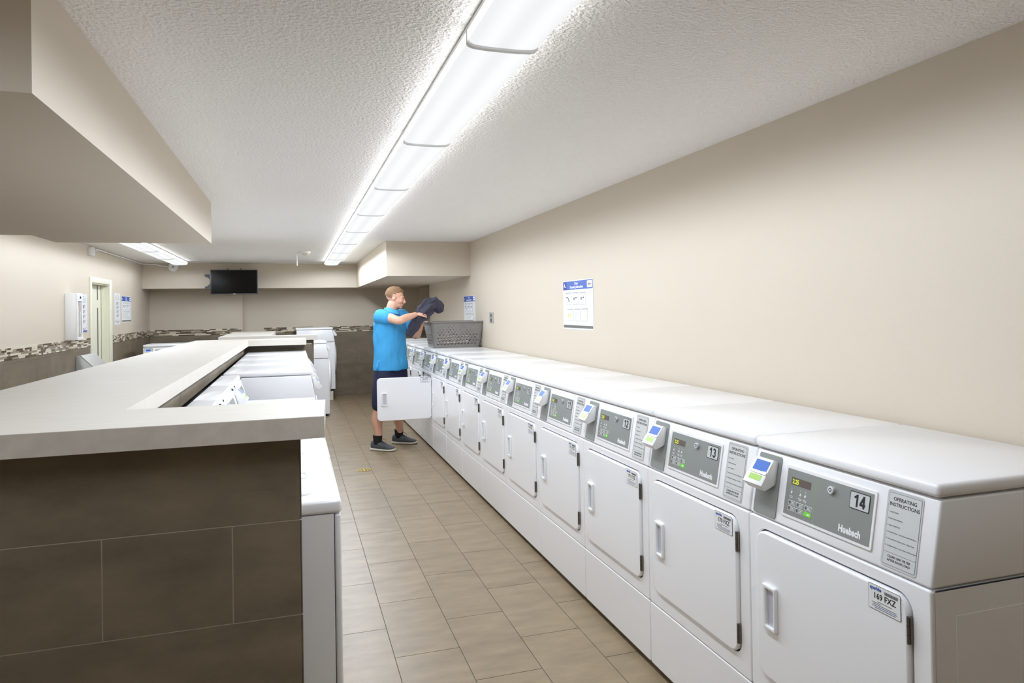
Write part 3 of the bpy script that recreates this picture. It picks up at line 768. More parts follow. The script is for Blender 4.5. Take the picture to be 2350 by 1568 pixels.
# ------------------------------------------------------------------ wall things
def poster(name, label, O, U, w, h, header, title, kind='full'):
    t = thing(name, label, 'poster', O); t.rotation_euler = (0, 0, 0)
    X = frame_xf((0, 0, 0), U, (0, 0, 1))
    mb = MB()
    def f(m_, a, b, c, d, z, m, r=0.001, th=0.0006): v, q = plate(rrect(a, b, c, d, r, 2), (), th); m_.add(v, q, m, False, X @ T(0, 0, z))
    f(mb, 0, w, 0, h, 0.0, 'poster_paper', 0.002, 0.002); part(mb, 'sheet', t)
    pr = MB()
    def box(a, b, c, d): f(pr, a, b, c, d, 0.0022, 'poster_line', 0.006); f(pr, a+.002, b-.002, c+.002, d-.002, 0.0026, 'poster_paper' if kind != 'full' else 'poster_paper', 0.005)
    if header:
        hd = MB(); f(hd, 0.004, w-0.004, h*0.81, h-0.006, 0.002, 'poster_blue')
        f(hd, 0.004, w*0.13, h*0.81, h-0.006, 0.0024, 'poster_blue_dark'); f(hd, w*0.82, w*0.975, h*0.835, h*0.965, 0.0026, 'poster_box')
        v, q = text(title, h*0.075, align='CENTER', bold=0.0006, line=0.95); hd.add(v, q, 'ink_white', False, X @ T(w*0.47, h*0.91, 0.003))
        v, q = text('sparkle', h*0.055, align='CENTER', bold=0.0006); hd.add(v, q, 'ink_grey', False, X @ T(w*0.897, h*0.885, 0.0034))
        v, q = plate([(w*.03, h*.86), (w*.055, h*.95), (w*.075, h*.88), (w*.11, h*.88), (w*.11, h*.865), (w*.065, h*.865), (w*.05, h*.885)], (), 0.0005); hd.add(v, q, 'ink_white', False, X @ T(0, 0, 0.003))
        part(hd, 'header', t)
        for r_, (zb, xo) in enumerate(((0.50, 0.09), (0.17, 0.15))):
            for c in range(3):
                a = w*(xo+0.24*c); b = a+w*0.20; c0, c1 = h*zb, h*(zb+0.23)
                f(pr, a, b, c1+h*.012, c1+h*.020, 0.0022, 'ink_grey', 0.0005)
                box(a, b, c0, c1)
                if r_ == 0:
                    if c == 0:
                        pr.tube([X @ Vector((a+.02, c0+h*.16, .004)), X @ Vector((a+.05, c0+h*.15, .004)), X @ Vector((a+.07, c0+h*.10, .004)), X @ Vector((a+.075, c0+h*.06, .004))], 0.0035, 'ink_grey', 6)
                    else:
                        v, q = plate(circle(a+w*.06, c0+h*.125, h*.03), (), 0.0006); pr.add(v, q, 'ink_grey', False, X @ T(0, 0, 0.003))
                        f(pr, a+w*.10, a+w*.15, c0+h*.13, c0+h*.155, 0.003, 'ink_grey', 0.001)
                    f(pr, a+w*.03, a+w*.13, c0+h*.02, c0+h*.065, 0.003, 'poster_box', 0.002)
                elif c != 1:
                    f(pr, a+w*.02, a+w*.17, c0+h*.08, c0+h*.15, 0.003, 'poster_box', 0.002)
                    cs = range(5) if c == 0 else [4]
                    for k in cs: f(pr, a+w*(.025+.045*(k % 3)+(.05 if c == 2 else 0)), a+w*(.06+.045*(k % 3)+(.05 if c == 2 else 0)), c0+h*(.12-.035*(k//3)), c0+h*(.145-.035*(k//3)), 0.0036, 'poster_yellow', 0.001)
                else:
                    for k in range(3): f(pr, a+w*.02, a+w*(.08+.03*k), c0+h*(.06+.05*k), c0+h*(.065+.05*k), 0.003, 'poster_line', 0.0005)
        f(pr, 0.006, w-0.006, h*0.03, h*0.085, 0.0022, 'poster_footer')
    else:
        v, q = text(title, h*0.03, align='CENTER'); pr.add(v, q, 'ink_grey', False, X @ T(w/2, h*0.93, 0.003))
        for k in range(5): f(pr, w*.12, w*(.88-.1*(k % 2)), h*(.89-.028*k), h*(.895-.028*k), 0.0022, 'poster_line', 0.0004)
        for k in range(4):
            z = h*(.60-.13*k); f(pr, w*.1, w*.9, z+h*.10, z+h*.102, 0.0022, 'poster_line', 0.0004)
            f(pr, w*.38, w*.48, z+.01, z+.05, 0.0022, 'ink_grey' if k == 0 else 'poster_line', 0.002); f(pr, w*.6, w*.66, z+.02, z+.055, 0.0022, 'poster_line', 0.002)
        pr.tube([X @ Vector((w*.12, h*.08, .004)), X @ Vector((w*.3, h*.13, .004)), X @ Vector((w*.5, h*.07, .004)), X @ Vector((w*.8, h*.12, .004))], 0.003, 'poster_line', 6)
        if kind == 'foot': f(pr, w*.05, w*.95, h*.01, h*.05, 0.003, 'poster_blue')
    part(pr, 'printed_panels', t)
    return t
# right wall faces -x: U runs towards -y
poster('instruction_poster', 'blue-headed dryer instruction poster on the right wall, nearer the camera', (WX-0.0005, 5.24, 1.354), (0, -1, 0), 0.585, 0.38, True, 'Dryer\nOperating Instructions')
poster('instruction_poster', 'blue-headed dryer instruction poster on the right wall behind the laundry basket', (WX-0.0005, 8.68, 1.312), (0, -1, 0), 0.585, 0.38, True, 'Dryer\nOperating Instructions')
# left wall faces +x: U runs towards +y
poster('instruction_poster', 'blue-headed washer instruction poster on the left wall past the doorway', (LX+0.0005, 11.02, 1.417), (0, 1, 0), 0.585, 0.375, True, 'Washer\nInstructions')
poster('notice_sheet', 'narrow white notice on the left wall between doorway and blue-headed poster', (LX+0.0005, 10.60, 1.392), (0, 1, 0), 0.32, 0.43, False, 'Notice')
poster('notice_sheet', 'white notice with blue foot on the left wall, between dispenser and doorway', (LX+0.0005, 9.02, 1.33), (0, 1, 0), 0.27, 0.44, False, 'Notice', 'foot')

# soap dispenser cabinet
t = thing('wall_dispenser', 'tall white wall cabinet with a narrow clear window, left of the doorway', 'dispenser', (LX, 8.45, 1.262))
mb = MB(); mb.box(0.0005, 0.105, 0, 0.20, 0, 0.50, 'plastic_white', 0.004, 2); part(mb, 'cabinet', t)
mb = MB(); v, f = plate(rrect(0, 0.20, 0, 0.50, 0.005), [rrect(0.02, 0.18, 0.03, 0.415, 0.004)], 0.016, 0.002); mb.add(v, f, 'plastic_white', True, frame_xf((0.105, 0, 0), (0, 1, 0), (0, 0, 1))); fr = part(mb, 'front_frame', t)
mb = MB(); mb.box(0.105, 0.112, 0.02, 0.18, 0.03, 0.415, 'clear_panel'); part(mb, 'window_panel', t)
for k in range(4):
    mb = MB(); mb.box(0.112, 0.1185, 0.03+0.035*k, 0.058+0.035*k, 0.06+0.02*(k % 2), 0.36-0.03*k, 'clear_panel' if k % 2 else 'label_grey', 0.001, 1); part(mb, 'packet', t)
mb = MB(); mb.cyl((0.121, 0.10, 0.455), 0.012, 0.008, 'ink_black', 'x', 12); part(mb, 'lock', t)

# stainless hopper
t = thing('metal_hopper', 'stainless steel wall hopper with a sloping top, below the notices by the doorway', 'hopper', (LX+0.006, 8.81, 0.0))
prof = [(0.0, 0.0), (0.0, 1.075), (0.045, 1.075), (0.30, 0.805), (0.30, 0.0)]
mb = MB(); mb.prism(prof, 0, 0.56, 'y', 'steel', 0.003, 2); part(mb, 'body', t)
mb = MB(); mb.prism([(0.045, 1.077), (0.30, 0.807), (0.305, 0.811), (0.05, 1.081)], -0.004, 0.564, 'y', 'steel', 0.001, 1); part(mb, 'sloping_flap', t)

# doorway
t = tag(bpy.data.objects.new('door_1', None)); COL.objects.link(t); t['kind'] = 'structure'; t.location = (LX, D0, 0)
mb = MB()
wd = D1-D0
mb.box(0.0, 0.016, -0.065, 0.0, 0, DT+0.065, 'door_cream', 0.003, 2); mb.box(0.0, 0.016, wd, wd+0.115, 0, DT+0.065, 'door_cream', 0.003, 2); mb.box(0.0, 0.016, 0.0, wd, DT, DT+0.065, 'door_cream', 0.003, 2)
mb.box(-0.14, 0.0, 0.0, 0.012, 0, DT, 'door_cream'); mb.box(-0.14, 0.0, wd-0.012, wd, 0, DT, 'door_cream'); mb.box(-0.14, 0.0, 0.012, wd-0.012, DT-0.012, DT, 'door_cream')
mb.box(-0.08, -0.05, wd-0.035, wd-0.012, 0, DT-0.012, 'door_cream')
part(mb, 'door_frame', t)
mb = MB(); sl0, sl1 = 0.625, 0.685
mb.box(-0.125, -0.085, 0.013, sl0, 0.006, DT-0.014, 'door_cream'); mb.box(-0.125, -0.085, sl1, wd-0.013, 0.006, DT-0.014, 'door_cream')
for a, b in ((0.006, 0.96), (1.62, 1.72), (1.905, DT-0.014)):
    mb.box(-0.125, -0.085, sl0, sl1, a, b, 'door_cream')
part(mb, 'door_leaf', t)
mb = MB(); mb.box(-0.11, -0.088, sl0, sl1, 0.96, 1.62, 'glass_dark'); mb.box(-0.11, -0.088, sl0, sl1, 1.72, 1.905, 'glass_dark'); part(mb, 'pane', t)

# conduit, junction box, bell
t = thing('electrical_conduit', 'thin white conduit running from a grey box along the left wall top', 'conduit', (0, 0, 0))
mb = MB(); mb.tube([(LX+0.04, 9.50, 2.30), (LX+0.035, 9.60, 2.322), (LX+0.02, 9.8, 2.33), (LX+0.018, 12.34, 2.33), (LX+0.06, SY-0.015, 2.33), (LX+0.20, SY-0.015, 2.325), (-2.0, SY-0.015, 2.30), (-1.93, SY-0.015, 2.29)], 0.009, 'fixture_white', 8); part(mb, 'pipe_run', t)
for k in range(5):
    mb = MB(); mb.box(LX+0.001, LX+0.03, 9.9+0.55*k, 9.92+0.55*k, 2.318, 2.343, 'fixture_white'); part(mb, 'clip', t)
t = thing('junction_box', 'small white electrical box high on the left wall above the doorway', 'electrical box', (LX+0.0005, 9.36, 2.236))
mb = MB(); mb.box(0, 0.045, 0, 0.115, 0, 0.095, 'fixture_white', 0.004, 2); part(mb, 'box_body', t)
mb = MB(); mb.box(0.045, 0.049, 0.008, 0.107, 0.008, 0.087, 'label_grey', 0.0015, 1); part(mb, 'cover_plate', t)
t = thing('alarm_bell', 'round white alarm device at the end of the left conduit', 'alarm', (-1.848, SY, 2.285))
mb = MB(); mb.tube([(0, -0.0005, 0), (0, -0.04, 0), (0, -0.055, 0)], [0.075, 0.07, 0.045], 'fixture_white', 28); part(mb, 'dome', t)
mb = MB(); mb.tube([(0, -0.055, 0), (0, -0.062, 0)], 0.012, 'ink_grey', 12); part(mb, 'centre_screw', t)

# tv on bracket
t = thing('television', 'black flat television hanging on the far soffit', 'television', (-0.913, 12.10, 1.829))
mb = MB(); mb.box(-0.357, 0.357, 0, 0.05, 0, 0.398, 'tv_bezel', 0.004, 2); part(mb, 'casing', t)
mb = MB(); mb.box(-0.343, 0.343, -0.0012, 0.001, 0.014, 0.386, 'tv_black'); part(mb, 'screen', t)
mb = MB(); mb.box(-0.02, 0.02, -0.002, 0.001, 0.004, 0.0095, 'ink_white'); part(mb, 'maker_badge', t)
t = thing('tv_wall_bracket', 'dark metal wall bracket sticking out left of the television', 'bracket', (-0.913, SY, 1.93))
mb = MB()
v, f = plate([(-.47, .20), (-.47, .235), (0.25, .235), (0.25, 0), (-.47, 0), (-.47, .035), (-.43, .045), (-.395, .08), (-.385, .118), (-.395, .155), (-.43, .19)],
             [rrect(-.44, -.36, .212, .222, .003), rrect(-.44, -.36, .012, .022, .003)], 0.02, 0.001)
mb.add(v, f, 'bracket_grey', False, frame_xf((0, -0.0005, 0), (1, 0, 0), (0, 0, 1))); part(mb, 'wall_plate', t)
mb = MB(); mb.box(-0.03, 0.03, -0.255, -0.02, 0.08, 0.15, 'bracket_grey', 0.003, 1); part(mb, 'arm', t)
for x in (-0.10, 0.10):
    mb = MB(); mb.box(x-0.012, x+0.012, -0.2585, -0.235, -0.05, 0.318, 'bracket_grey', 0.002, 1); part(mb, 'hanging_rail', t)

# smoke detector, drop cable
t = thing('smoke_detector', 'small white smoke detector on the ceiling left of the far lights', 'smoke detector', (0.165, 9.95, CZ))
mb = MB(); mb.tube([(0, 0, -0.0005), (0, 0, -0.02)], [0.062, 0.06], 'fixture_white', 24); part(mb, 'base', t)
mb = MB(); mb.tube([(0, 0, -0.02), (0, 0, -0.042), (0, 0, -0.048)], [0.05, 0.042, 0.028], 'plinth_cream', 24); part(mb, 'sensor_head', t)
mb = MB(); mb.tube([(0.10, 9.95, 2.342), (0.055, 10.2, 2.342), (0.052, 10.45, 2.343)], 0.005, 'fixture_white', 8); mb.tube([(0.052, 10.45, 2.347), (0.052, 10.45, 2.19)], 0.009, 'fixture_white', 8)
tag(mb.obj('hanging_cable'), 'short white cable hanging from the ceiling beside the smoke detector', 'cable')
# power outlet on right wall
t = thing('wall_outlet', 'grey metal outlet plate on the right wall right of the basket', 'outlet', (WX-0.0005, 7.465, 1.368))
OX = frame_xf((0, 0, 0), (0, -1, 0), (0, 0, 1))
mb = MB(); v, f = plate(rrect(0, 0.155, 0, 0.118, 0.005), (), 0.007, 0.002); mb.add(v, f, 'steel', True, OX); part(mb, 'cover_plate', t)
for i in range(2):
    mb = MB(); v, f = plate(rrect(0.05, 0.105, 0.014+0.05*i, 0.052+0.05*i, 0.01), (), 0.002, 0.0005); mb.add(v, f, 'ink_grey', True, OX @ T(0, 0, 0.007)); part(mb, 'socket', t)
# floor drain
t = thing('floor_drain', 'round brass floor drain cover in the aisle tiles', 'drain', (0.622, 6.83, 0.0))
mb = MB(); v, f = plate(circle(0, 0, 0.068, 32), [circle(0.028*math.cos(a), 0.028*math.sin(a), 0.009, 8) for a in [PI/3*k for k in range(6)]]+[circle(0.05*math.cos(a), 0.05*math.sin(a), 0.008, 8) for a in [PI/5*k for k in range(10)]], 0.003, 0.0005); mb.add(v, f, 'brass', False, T(0, 0, 0.0004)); part(mb, 'grate', t)
mb = MB(); mb.cyl((0, 0, 0.0001), 0.066, 0.0004, 'ink_grey', 'z', 32); part(mb, 'drain_well', t)

# ------------------------------------------------------------------ laundry basket
def basket():
    t = thing('laundry_basket', 'grey plastic laundry basket with round holes on top of the dryers', 'laundry basket', (1.775, 7.99, TOPZ+0.0005))
    # half sizes at bottom and top
    bx, by, tx, ty, h = 0.265, 0.185, 0.315, 0.225, 0.290
    rng = random.Random(3)
    def holes(w0, w1, H):
        rng = random.Random(5); out = []
        rows = [(0.048, .0158), (0.083, .0155), (0.117, .0145), (0.150, .0145), (0.181, .0105), (0.208, .009), (0.232, .0065), (0.252, .005)]
        for r_, (z, rad) in enumerate(rows):
            n = int(2*w0*0.88/(0.036)); sp = 2*w0*0.88/n
            for k in range(n):
                cx = -w0*0.88+sp*(k+0.5+(0.25 if r_ % 2 else -0.25)); rr = rad*rng.choice((1, 0.9, 0.75, 0.45 if r_ > 1 else 0.95))
                if abs(cx)+rr < w0*0.94: out.append(circle(cx, z, rr, 12))
        return out
    for axis, b, tt, ob, ot in (('x', bx, tx, by, ty), ('y', by, ty, bx, tx)):
        for sgn in (-1, 1):
            # panel in (u, v) with trapezium shape, tilted outward
            L = math.hypot(h, ot-ob); rr = 0.03
            out = [(-b+rr, 0), (b-rr, 0), (tt-rr, L), (-tt+rr, L)]
            hh = holes(b, tt, L)
            if sgn > 0: hh = [[(-p[0], p[1]) for p in c_] for c_ in hh]
            v, f = plate(out, hh, 0.003)
            if axis == 'x':
                U = Vector((1, 0, 0)) if sgn < 0 else Vector((-1, 0, 0)); O = Vector((0, sgn*ob, 0)); Vv = Vector((0, sgn*(ot-ob), h))
            else:
                U = Vector((0, -1, 0)) if sgn < 0 else Vector((0, 1, 0)); O = Vector((sgn*ob, 0, 0)); Vv = Vector((sgn*(ot-ob), 0, h))
            mb = MB(); mb.add(v, f, 'basket_grey', False, frame_xf(O, U, Vv)); part(mb, 'side_panel', t)
    # rounded corners
    for sx in (-1, 1):
        for sy in (-1, 1):
            rings = []
            for k in range(2):
                z = h*k; a, b = (bx, by) if k == 0 else (tx, ty); r_ = 0.03; ring = []
                for q in range(7):
                    th = PI/2*q/6; ring.append(Vector((sx*(a-r_+r_*math.cos(th)), sy*(b-r_+r_*math.sin(th)), z)))
                for q in range(6, -1, -1):
                    th = PI/2*q/6; r2 = r_-0.003; ring.append(Vector((sx*(a-r_+r2*math.cos(th)), sy*(b-r_+r2*math.sin(th)), z)))
                rings.append(ring)
            mb = MB(); mb.loft(rings, 'basket_grey', True, True); part(mb, 'corner', t)
    mb = MB(); v, f = plate(rrect(-bx, bx, -by, by, 0.03), (), 0.004); mb.add(v, f, 'basket_grey'); part(mb, 'bottom', t)
    # rim with lip
    mb = MB(); v, f = plate(rrect(-tx-.028, tx+.028, -ty-.022, ty+.022, 0.05), [rrect(-tx+.004, tx-.004, -ty+.004, ty-.004, 0.03)], 0.016, 0.005, 3); mb.add(v, f, 'basket_grey', True, T(0, 0, h-0.004)); part(mb, 'rim', t)
basket()

# ------------------------------------------------------------------ the man
def remesh(mb, name, voxel, smooth=6, fac=0.5):
    me = mb.mesh(name); ob = bpy.data.objects.new('tmp', me)
    m = ob.modifiers.new('r', 'REMESH'); m.mode = 'VOXEL'; m.voxel_size = voxel; m.use_smooth_shade = True
    s = ob.modifiers.new('s', 'SMOOTH'); s.iterations = smooth; s.factor = fac
    dg = tmp_eval(ob)
    out = bpy.data.meshes.new_from_object(ob.evaluated_get(dg)); out.name = name
    bpy.data.objects.remove(ob)
    out.materials.clear()
    for k in mb.mats: out.materials.append(MATS[k])
    for p in out.polygons: p.use_smooth = True; p.material_index = 0
    return out
def V3(*a): return Vector(a)
def limb(mb, pts, rads, m, n=14, sub=5):
    """smooth tapered limb through pts (Catmull-Rom), rounded ends"""
    P = [Vector(p) for p in pts]; path = []; rr = []
    for i in range(len(P)-1):
        p0 = P[max(i-1, 0)]; p1 = P[i]; p2 = P[i+1]; p3 = P[min(i+2, len(P)-1)]
        for k in range(sub):
            t = k/sub
            path.append(0.5*((2*p1)+(p2-p0)*t+(2*p0-5*p1+4*p2-p3)*t*t+(3*p1-p0-3*p2+p3)*t**3))
            tt = t*t*(3-2*t); rr.append(rads[i]*(1-tt)+rads[i+1]*tt)
    path.append(P[-1]); rr.append(rads[-1])
    d0 = (path[1]-path[0]).normalized(); d1 = (path[-1]-path[-2]).normalized()
    pre = [(path[0]-d0*rr[0]*0.8, rr[0]*0.45), (path[0]-d0*rr[0]*0.45, rr[0]*0.85)]
    post = [(path[-1]+d1*rr[-1]*0.45, rr[-1]*0.85), (path[-1]+d1*rr[-1]*0.8, rr[-1]*0.45)]
    path = [q[0] for q in pre]+path+[q[0] for q in post]; rr = [q[1] for q in pre]+rr+[q[1] for q in post]
    mb.tube(path, rr, m, n)
def section_loft(mb, secs, Fd, Rd, m, n=28, power=2.3):
    rings = []
    for c, w, d in secs:
        ring = []
        for k in range(n):
            a = 2*PI*k/n; ca, sa = math.cos(a), math.sin(a)
            e = 2/power
            ring.append(Vector(c)+Rd*w*math.copysign(abs(ca)**e, ca)+Fd*d*math.copysign(abs(sa)**e, sa))
        rings.append(ring)
    mb.loft(rings, m)

def build_man():
    t = thing('person', 'man in a bright blue polo shirt and navy shorts lifting dark laundry by the dryers', 'person', (1.0, 7.85, 0))
    base = Vector((1.0, 7.85, 0))
    Ft = V3(0.68, -0.733, 0).normalized(); Rt = V3(Ft.y, -Ft.x, 0)      # torso facing, and his right
    Cc = V3(1.035, 7.85, 0)
    rsh = V3(0.905, 7.735, 1.455); lsh = V3(1.175, 7.975, 1.45)
    rel = V3(1.075, 7.545, 1.415); rwr = V3(1.275, 7.655, 1.475)
    lel = V3(1.325, 7.930, 1.235); lwr = V3(1.385, 7.815, 1.425)
    rhip = V3(0.945, 7.775, 0.90); lhip = V3(1.105, 7.915, 0.90)
    rkn = V3(0.885, 7.715, 0.50); lkn = V3(1.140, 7.955, 0.50)
    ran = V3(0.855, 7.745, 0.10); lan = V3(1.130, 8.045, 0.10)
    # ---- body: one continuous skin surface
    b = MB()
    section_loft(b, [(Cc+V3(-.02, 0, z), w, d) for z, w, d in ((.86, .12, .09), (.92, .17, .115), (1.0, .17, .115), (1.12, .16, .11), (1.28, .175, .12), (1.38, .185, .115), (1.45, .16, .09), (1.49, .09, .06))], Ft, Rt, 'skin')
    limb(b, [Cc+V3(-.015, 0, 1.45), V3(1.035, 7.85, 1.53), V3(1.06, 7.845, 1.60)], [.07, .06, .06], 'skin')
    limb(b, [rhip, (rhip+rkn)/2+V3(0, -.01, 0), rkn, rkn*.6+ran*.4+V3(-.022, .012, 0), rkn*.25+ran*.75, ran, ran-V3(0, 0, .03)], [.095, .082, .060, .062, .045, .038, .04], 'skin')
    limb(b, [lhip, (lhip+lkn)/2, lkn, lkn*.6+lan*.4+V3(-.022, .012, 0), lkn*.25+lan*.75, lan, lan-V3(0, 0, .03)], [.095, .082, .060, .062, .045, .038, .04], 'skin')
    limb(b, [rsh, rsh*.5+rel*.5+V3(0, 0, .01), rel, rel*.6+rwr*.4, rwr], [.062, .052, .044, .043, .029], 'skin')
    limb(b, [lsh, lsh*.5+lel*.5, lel, lel*.6+lwr*.4, lwr], [.062, .052, .044, .043, .029], 'skin')
    # ---- hands: palm, four fingers and a thumb on each, closing on the cloth
    def hand(wr, fd, pn, side):
        fd = fd.normalized(); pn = (pn-fd*pn.dot(fd)).normalized(); sd = fd.cross(pn)*side      # sd points to the thumb side
        pc = wr+fd*.045
        rings = []
        for k, (a, w, d) in enumerate(((0.0, .024, .018), (.02, .030, .017), (.05, .039, .016), (.08, .040, .014), (.092, .036, .012))):
            rings.append([wr+fd*a+sd*w*math.cos(q)+pn*d*math.sin(q) for q in [2*PI*j/12 for j in range(12)]])
        b.loft(rings, 'skin')
        for i, (off, L, r) in enumerate(((.029, .072, .0088), (.010, .080, .009), (-.010, .074, .0086), (-.028, .058, .0076))):
            p0 = wr+fd*.080+sd*off; c1, c2, c3 = 0.55, 1.15, 1.75
            p1 = p0+(fd*math.cos(c1)+pn*math.sin(c1))*L*.45; p2 = p1+(fd*math.cos(c2)+pn*math.sin(c2))*L*.32; p3 = p2+(fd*math.cos(c3)+pn*math.sin(c3))*L*.23
            b.tube([p0-fd*.02, p0, p1, p2, p3, p3+(p3-p2)*.2], [r, r, r*.97, r*.9, r*.78, r*.4], 'skin', 10)
        q0 = wr+fd*.022+sd*.022; q1 = wr+fd*.048+sd*.048+pn*.010; q2 = q1+fd*.028+sd*.010+pn*.014; q3 = q2+fd*.020-sd*.004+pn*.012
        b.tube([q0, q1, q2, q3, q3+(q3-q2)*.2], [.014, .0125, .0105, .009, .005], 'skin', 10)
    hand(rwr, V3(.80, .25, .12), V3(.25, -.1, -.95)+V3(0, .3, 0), -1)
    hand(lwr, V3(.30, -.40, .80), V3(-.6, -.3, .2), 1)
    # ---- head, tilted down, facing +x and slightly to the camera
    hc = V3(1.085, 7.84, 1.665)
    hf = V3(.94, -.20, -.26).normalized(); hr = V3(hf.y, -hf.x, 0).normalized(); hu = hr.cross(hf).normalized()
    def hp(f, r, u): return hc+hf*f+hr*r+hu*u
    HR = Matrix((hf, hr, hu)).transposed()
    b.ball(hp(-.018, 0, .030), (.098, .076, .088), 'skin', 24, rot=HR)          # cranium
    b.ball(hp(.030, 0, -.010), (.066, .062, .080), 'skin', 20, rot=HR)          # face
    b.ball(hp(.045, 0, -.068), (.046, .045, .036), 'skin', 16, rot=HR)          # jaw
    b.ball(hp(.078, 0, -.088), (.020, .022, .018), 'skin', 12, rot=HR)          # chin
    b.ball(hp(.070, 0, .024), (.026, .050, .017), 'skin', 14, rot=HR); [b.ball(hp(.070, q_*.030, -.012), (.018, .020, .012), 'skin', 12, rot=HR) for q_ in (-1, 1)]           # brow
    b.tube([hp(.088, 0, .018), hp(.103, 0, -.006), hp(.114, 0, -.024), hp(.098, 0, -.036)], [.009, .011, .014, .011], 'skin', 10)   # nose
    for s in (-1, 1):
        b.ball(hp(.105, s*.011, -.029), .0085, 'skin', 8)
        b.ball(hp(.060, s*.036, -.022), (.030, .022, .022), 'skin', 12, rot=HR) # cheeks
        e = [hp(-.008+.015*math.cos(a)-.006, s*(.075+.006*abs(math.sin(a))), .000+.025*math.sin(a)) for a in [PI*2*k/10 for k in range(11)]]
        b.tube(e, .0055, 'skin', 8); b.ball(hp(-.008, s*.073, -.003), (.014, .006, .019), 'skin', 10, rot=HR)
    b.tube([hp(.088, -.020, -.056), hp(.097, 0, -.054), hp(.088, .020, -.056)], [.006, .008, .006], 'skin', 8)
    b.tube([hp(.084, -.018, -.066), hp(.094, 0, -.066), hp(.084, .018, -.066)], [.006, .008, .006], 'skin', 8)
    me = remesh(b, 'body', 0.0048, 3, 0.45)
    o = bpy.data.objects.new('body', me); COL.objects.link(o); o.parent = t; me.transform(Matrix.Translation(-base))
    inv = Matrix.Translation(-base)
    def child(mb, name, label=None):
        q = mb.obj(name, t); q.data.transform(inv)
        if label: q['label'] = label
        return q
    def rchild(mb, name, vox, sm=4, fac=.5, label=None):
        me = remesh(mb, name, vox, sm, fac); me.transform(inv); q = bpy.data.objects.new(name, me); COL.objects.link(q); q.parent = t
        if label: q['label'] = label
        return q
    for s in (-1, 1):
        q = MB(); q.ball(hp(.0775, s*.029, .001), (.0095, .0125, .0048), 'eye_white', 12, rot=HR); q.ball(hp(.0845, s*.030, -.0005), (.0035, .005, .0042), 'iris', 10, rot=HR); child(q, 'eye')
        q = MB(); q.tube([hp(.092, s*.016, .022), hp(.093, s*.033, .027), hp(.080, s*.050, .021)], [.0035, .0045, .003], 'hair', 6); child(q, 'eyebrow')
    q = MB(); q.tube([hp(.096, -.022, -.060), hp(.1045, 0, -.0595), hp(.096, .022, -.060)], [.002, .0045, .002], 'lips', 8); child(q, 'mouth')
    # hair: short crop covering cranium, open at the face, brushed up at the front
    q = MB(); bm = bmesh.new(); bmesh.ops.create_uvsphere(bm, u_segments=40, v_segments=28, radius=1)
    rm = []
    for v in bm.verts:
        d = v.co.copy(); f, r, u = d.x, d.y, d.z
        k = noise.noise(Vector((d.x*7, d.y*22, d.z*7)))
        sc = 1.02+0.045*k+(0.07 if (f > .15 and u > .45) else 0)*max(0, 1-abs(r)*1.2)
        v.co = hp(-.018+.098*f*sc, .0765*r*sc, .030+.088*u*sc)
        if (f > .55 and u < .48) or (f > .22 and u < .26) or (-.12 < f <= .22 and u < .02) or u < -.50+.25*noise.noise(Vector((r*5, f*5, 0))): rm.append(v)
    bmesh.ops.delete(bm, geom=rm, context='VERTS')
    bmesh.ops.solidify(bm, geom=bm.faces[:], thickness=0.005)
    q.bm(bm, 'hair'); child(q, 'hair')
    # ---- polo shirt
    s = MB()
    section_loft(s, [(Cc+V3(x, 0, z), w, d) for z, w, d, x in ((.865, .218, .155, -.012), (.90, .216, .153, -.012), (1.0, .208, .148, -.015), (1.12, .200, .145, -.018), (1.26, .198, .145, -.018), (1.37, .202, .138, -.02), (1.44, .185, .115, -.02), (1.485, .125, .085, -.015), (1.515, .080, .070, -.005))], Ft, Rt, 'shirt_blue', power=2.4)
    limb(s, [rsh+V3(.03, .02, 0), rsh, rsh*.62+rel*.38+V3(0, 0, .004)], [.088, .085, .074], 'shirt_blue')
    limb(s, [lsh+V3(-.03, -.02, 0), lsh, lsh*.45+lel*.55], [.088, .084, .074], 'shirt_blue')
    # flared side vent at his right hip
    hv = Cc+Rt*.225+V3(0, 0, .93)
    s.loft([[hv+V3(0, 0, .05)+V3(*p)*.3 for p in ((0.03, 0, 0), (0, .03, 0), (-.03, 0, 0), (0, -.03, 0))], [hv+V3(-.015, 0, -.02)+V3(*p) for p in ((0.03, 0, 0), (0, .03, 0), (-.012, 0, 0), (0, -.03, 0))], [hv+V3(-.015, 0, -.05)+V3(*p)*.8 for p in ((0.03, 0, 0), (0, .02, 0), (-.01, 0, 0), (0, -.02, 0))]], 'shirt_blue')
    shirt = rchild(s, 'polo_shirt', .0075, 4, .5)
    for v in shirt.data.vertices:      # real folds in the cloth
        p = v.co; w = noise.noise(Vector((p.x*9+p.z*5, p.y*9, p.z*6-p.x*7)))*.011+noise.noise(Vector((p.x*22, p.y*22, p.z*9)))*.005
        v.co = p+v.normal*w
    c = MB(); C0 = V3(1.035, 7.85, 1.525)
    rings = []
    for z, w in ((.030, .072), (.034, .074), (.004, .086), (-.012, .094), (-.014, .088), (.0, .080)):
        ring = []
        for k in range(28):
            a = 2*PI*k/28; front = max(0, math.cos(a))**3
            ring.append(C0+Ft*(w*.92*math.cos(a)+.008*front)+Rt*w*.98*math.sin(a)+V3(0, 0, z-.030*front))
        rings.append(ring)
    c.loft(rings, 'shirt_collar', caps=False); child(c, 'collar', 'lighter blue shirt collar')
    # ---- shorts
    s = MB()
    section_loft(s, [(Cc+V3(-.02, 0, z), w, d) for z, w, d in ((.78, .180, .130), (.86, .190, .132), (.93, .180, .125), (.97, .18, .125))], Ft, Rt, 'shorts_navy', power=2.4)
    limb(s, [rhip+V3(0, 0, -.06), rhip*.5+rkn*.5+V3(0, -.005, 0), rkn+V3(0, 0, -.005)], [.112, .106, .094], 'shorts_navy', 18)
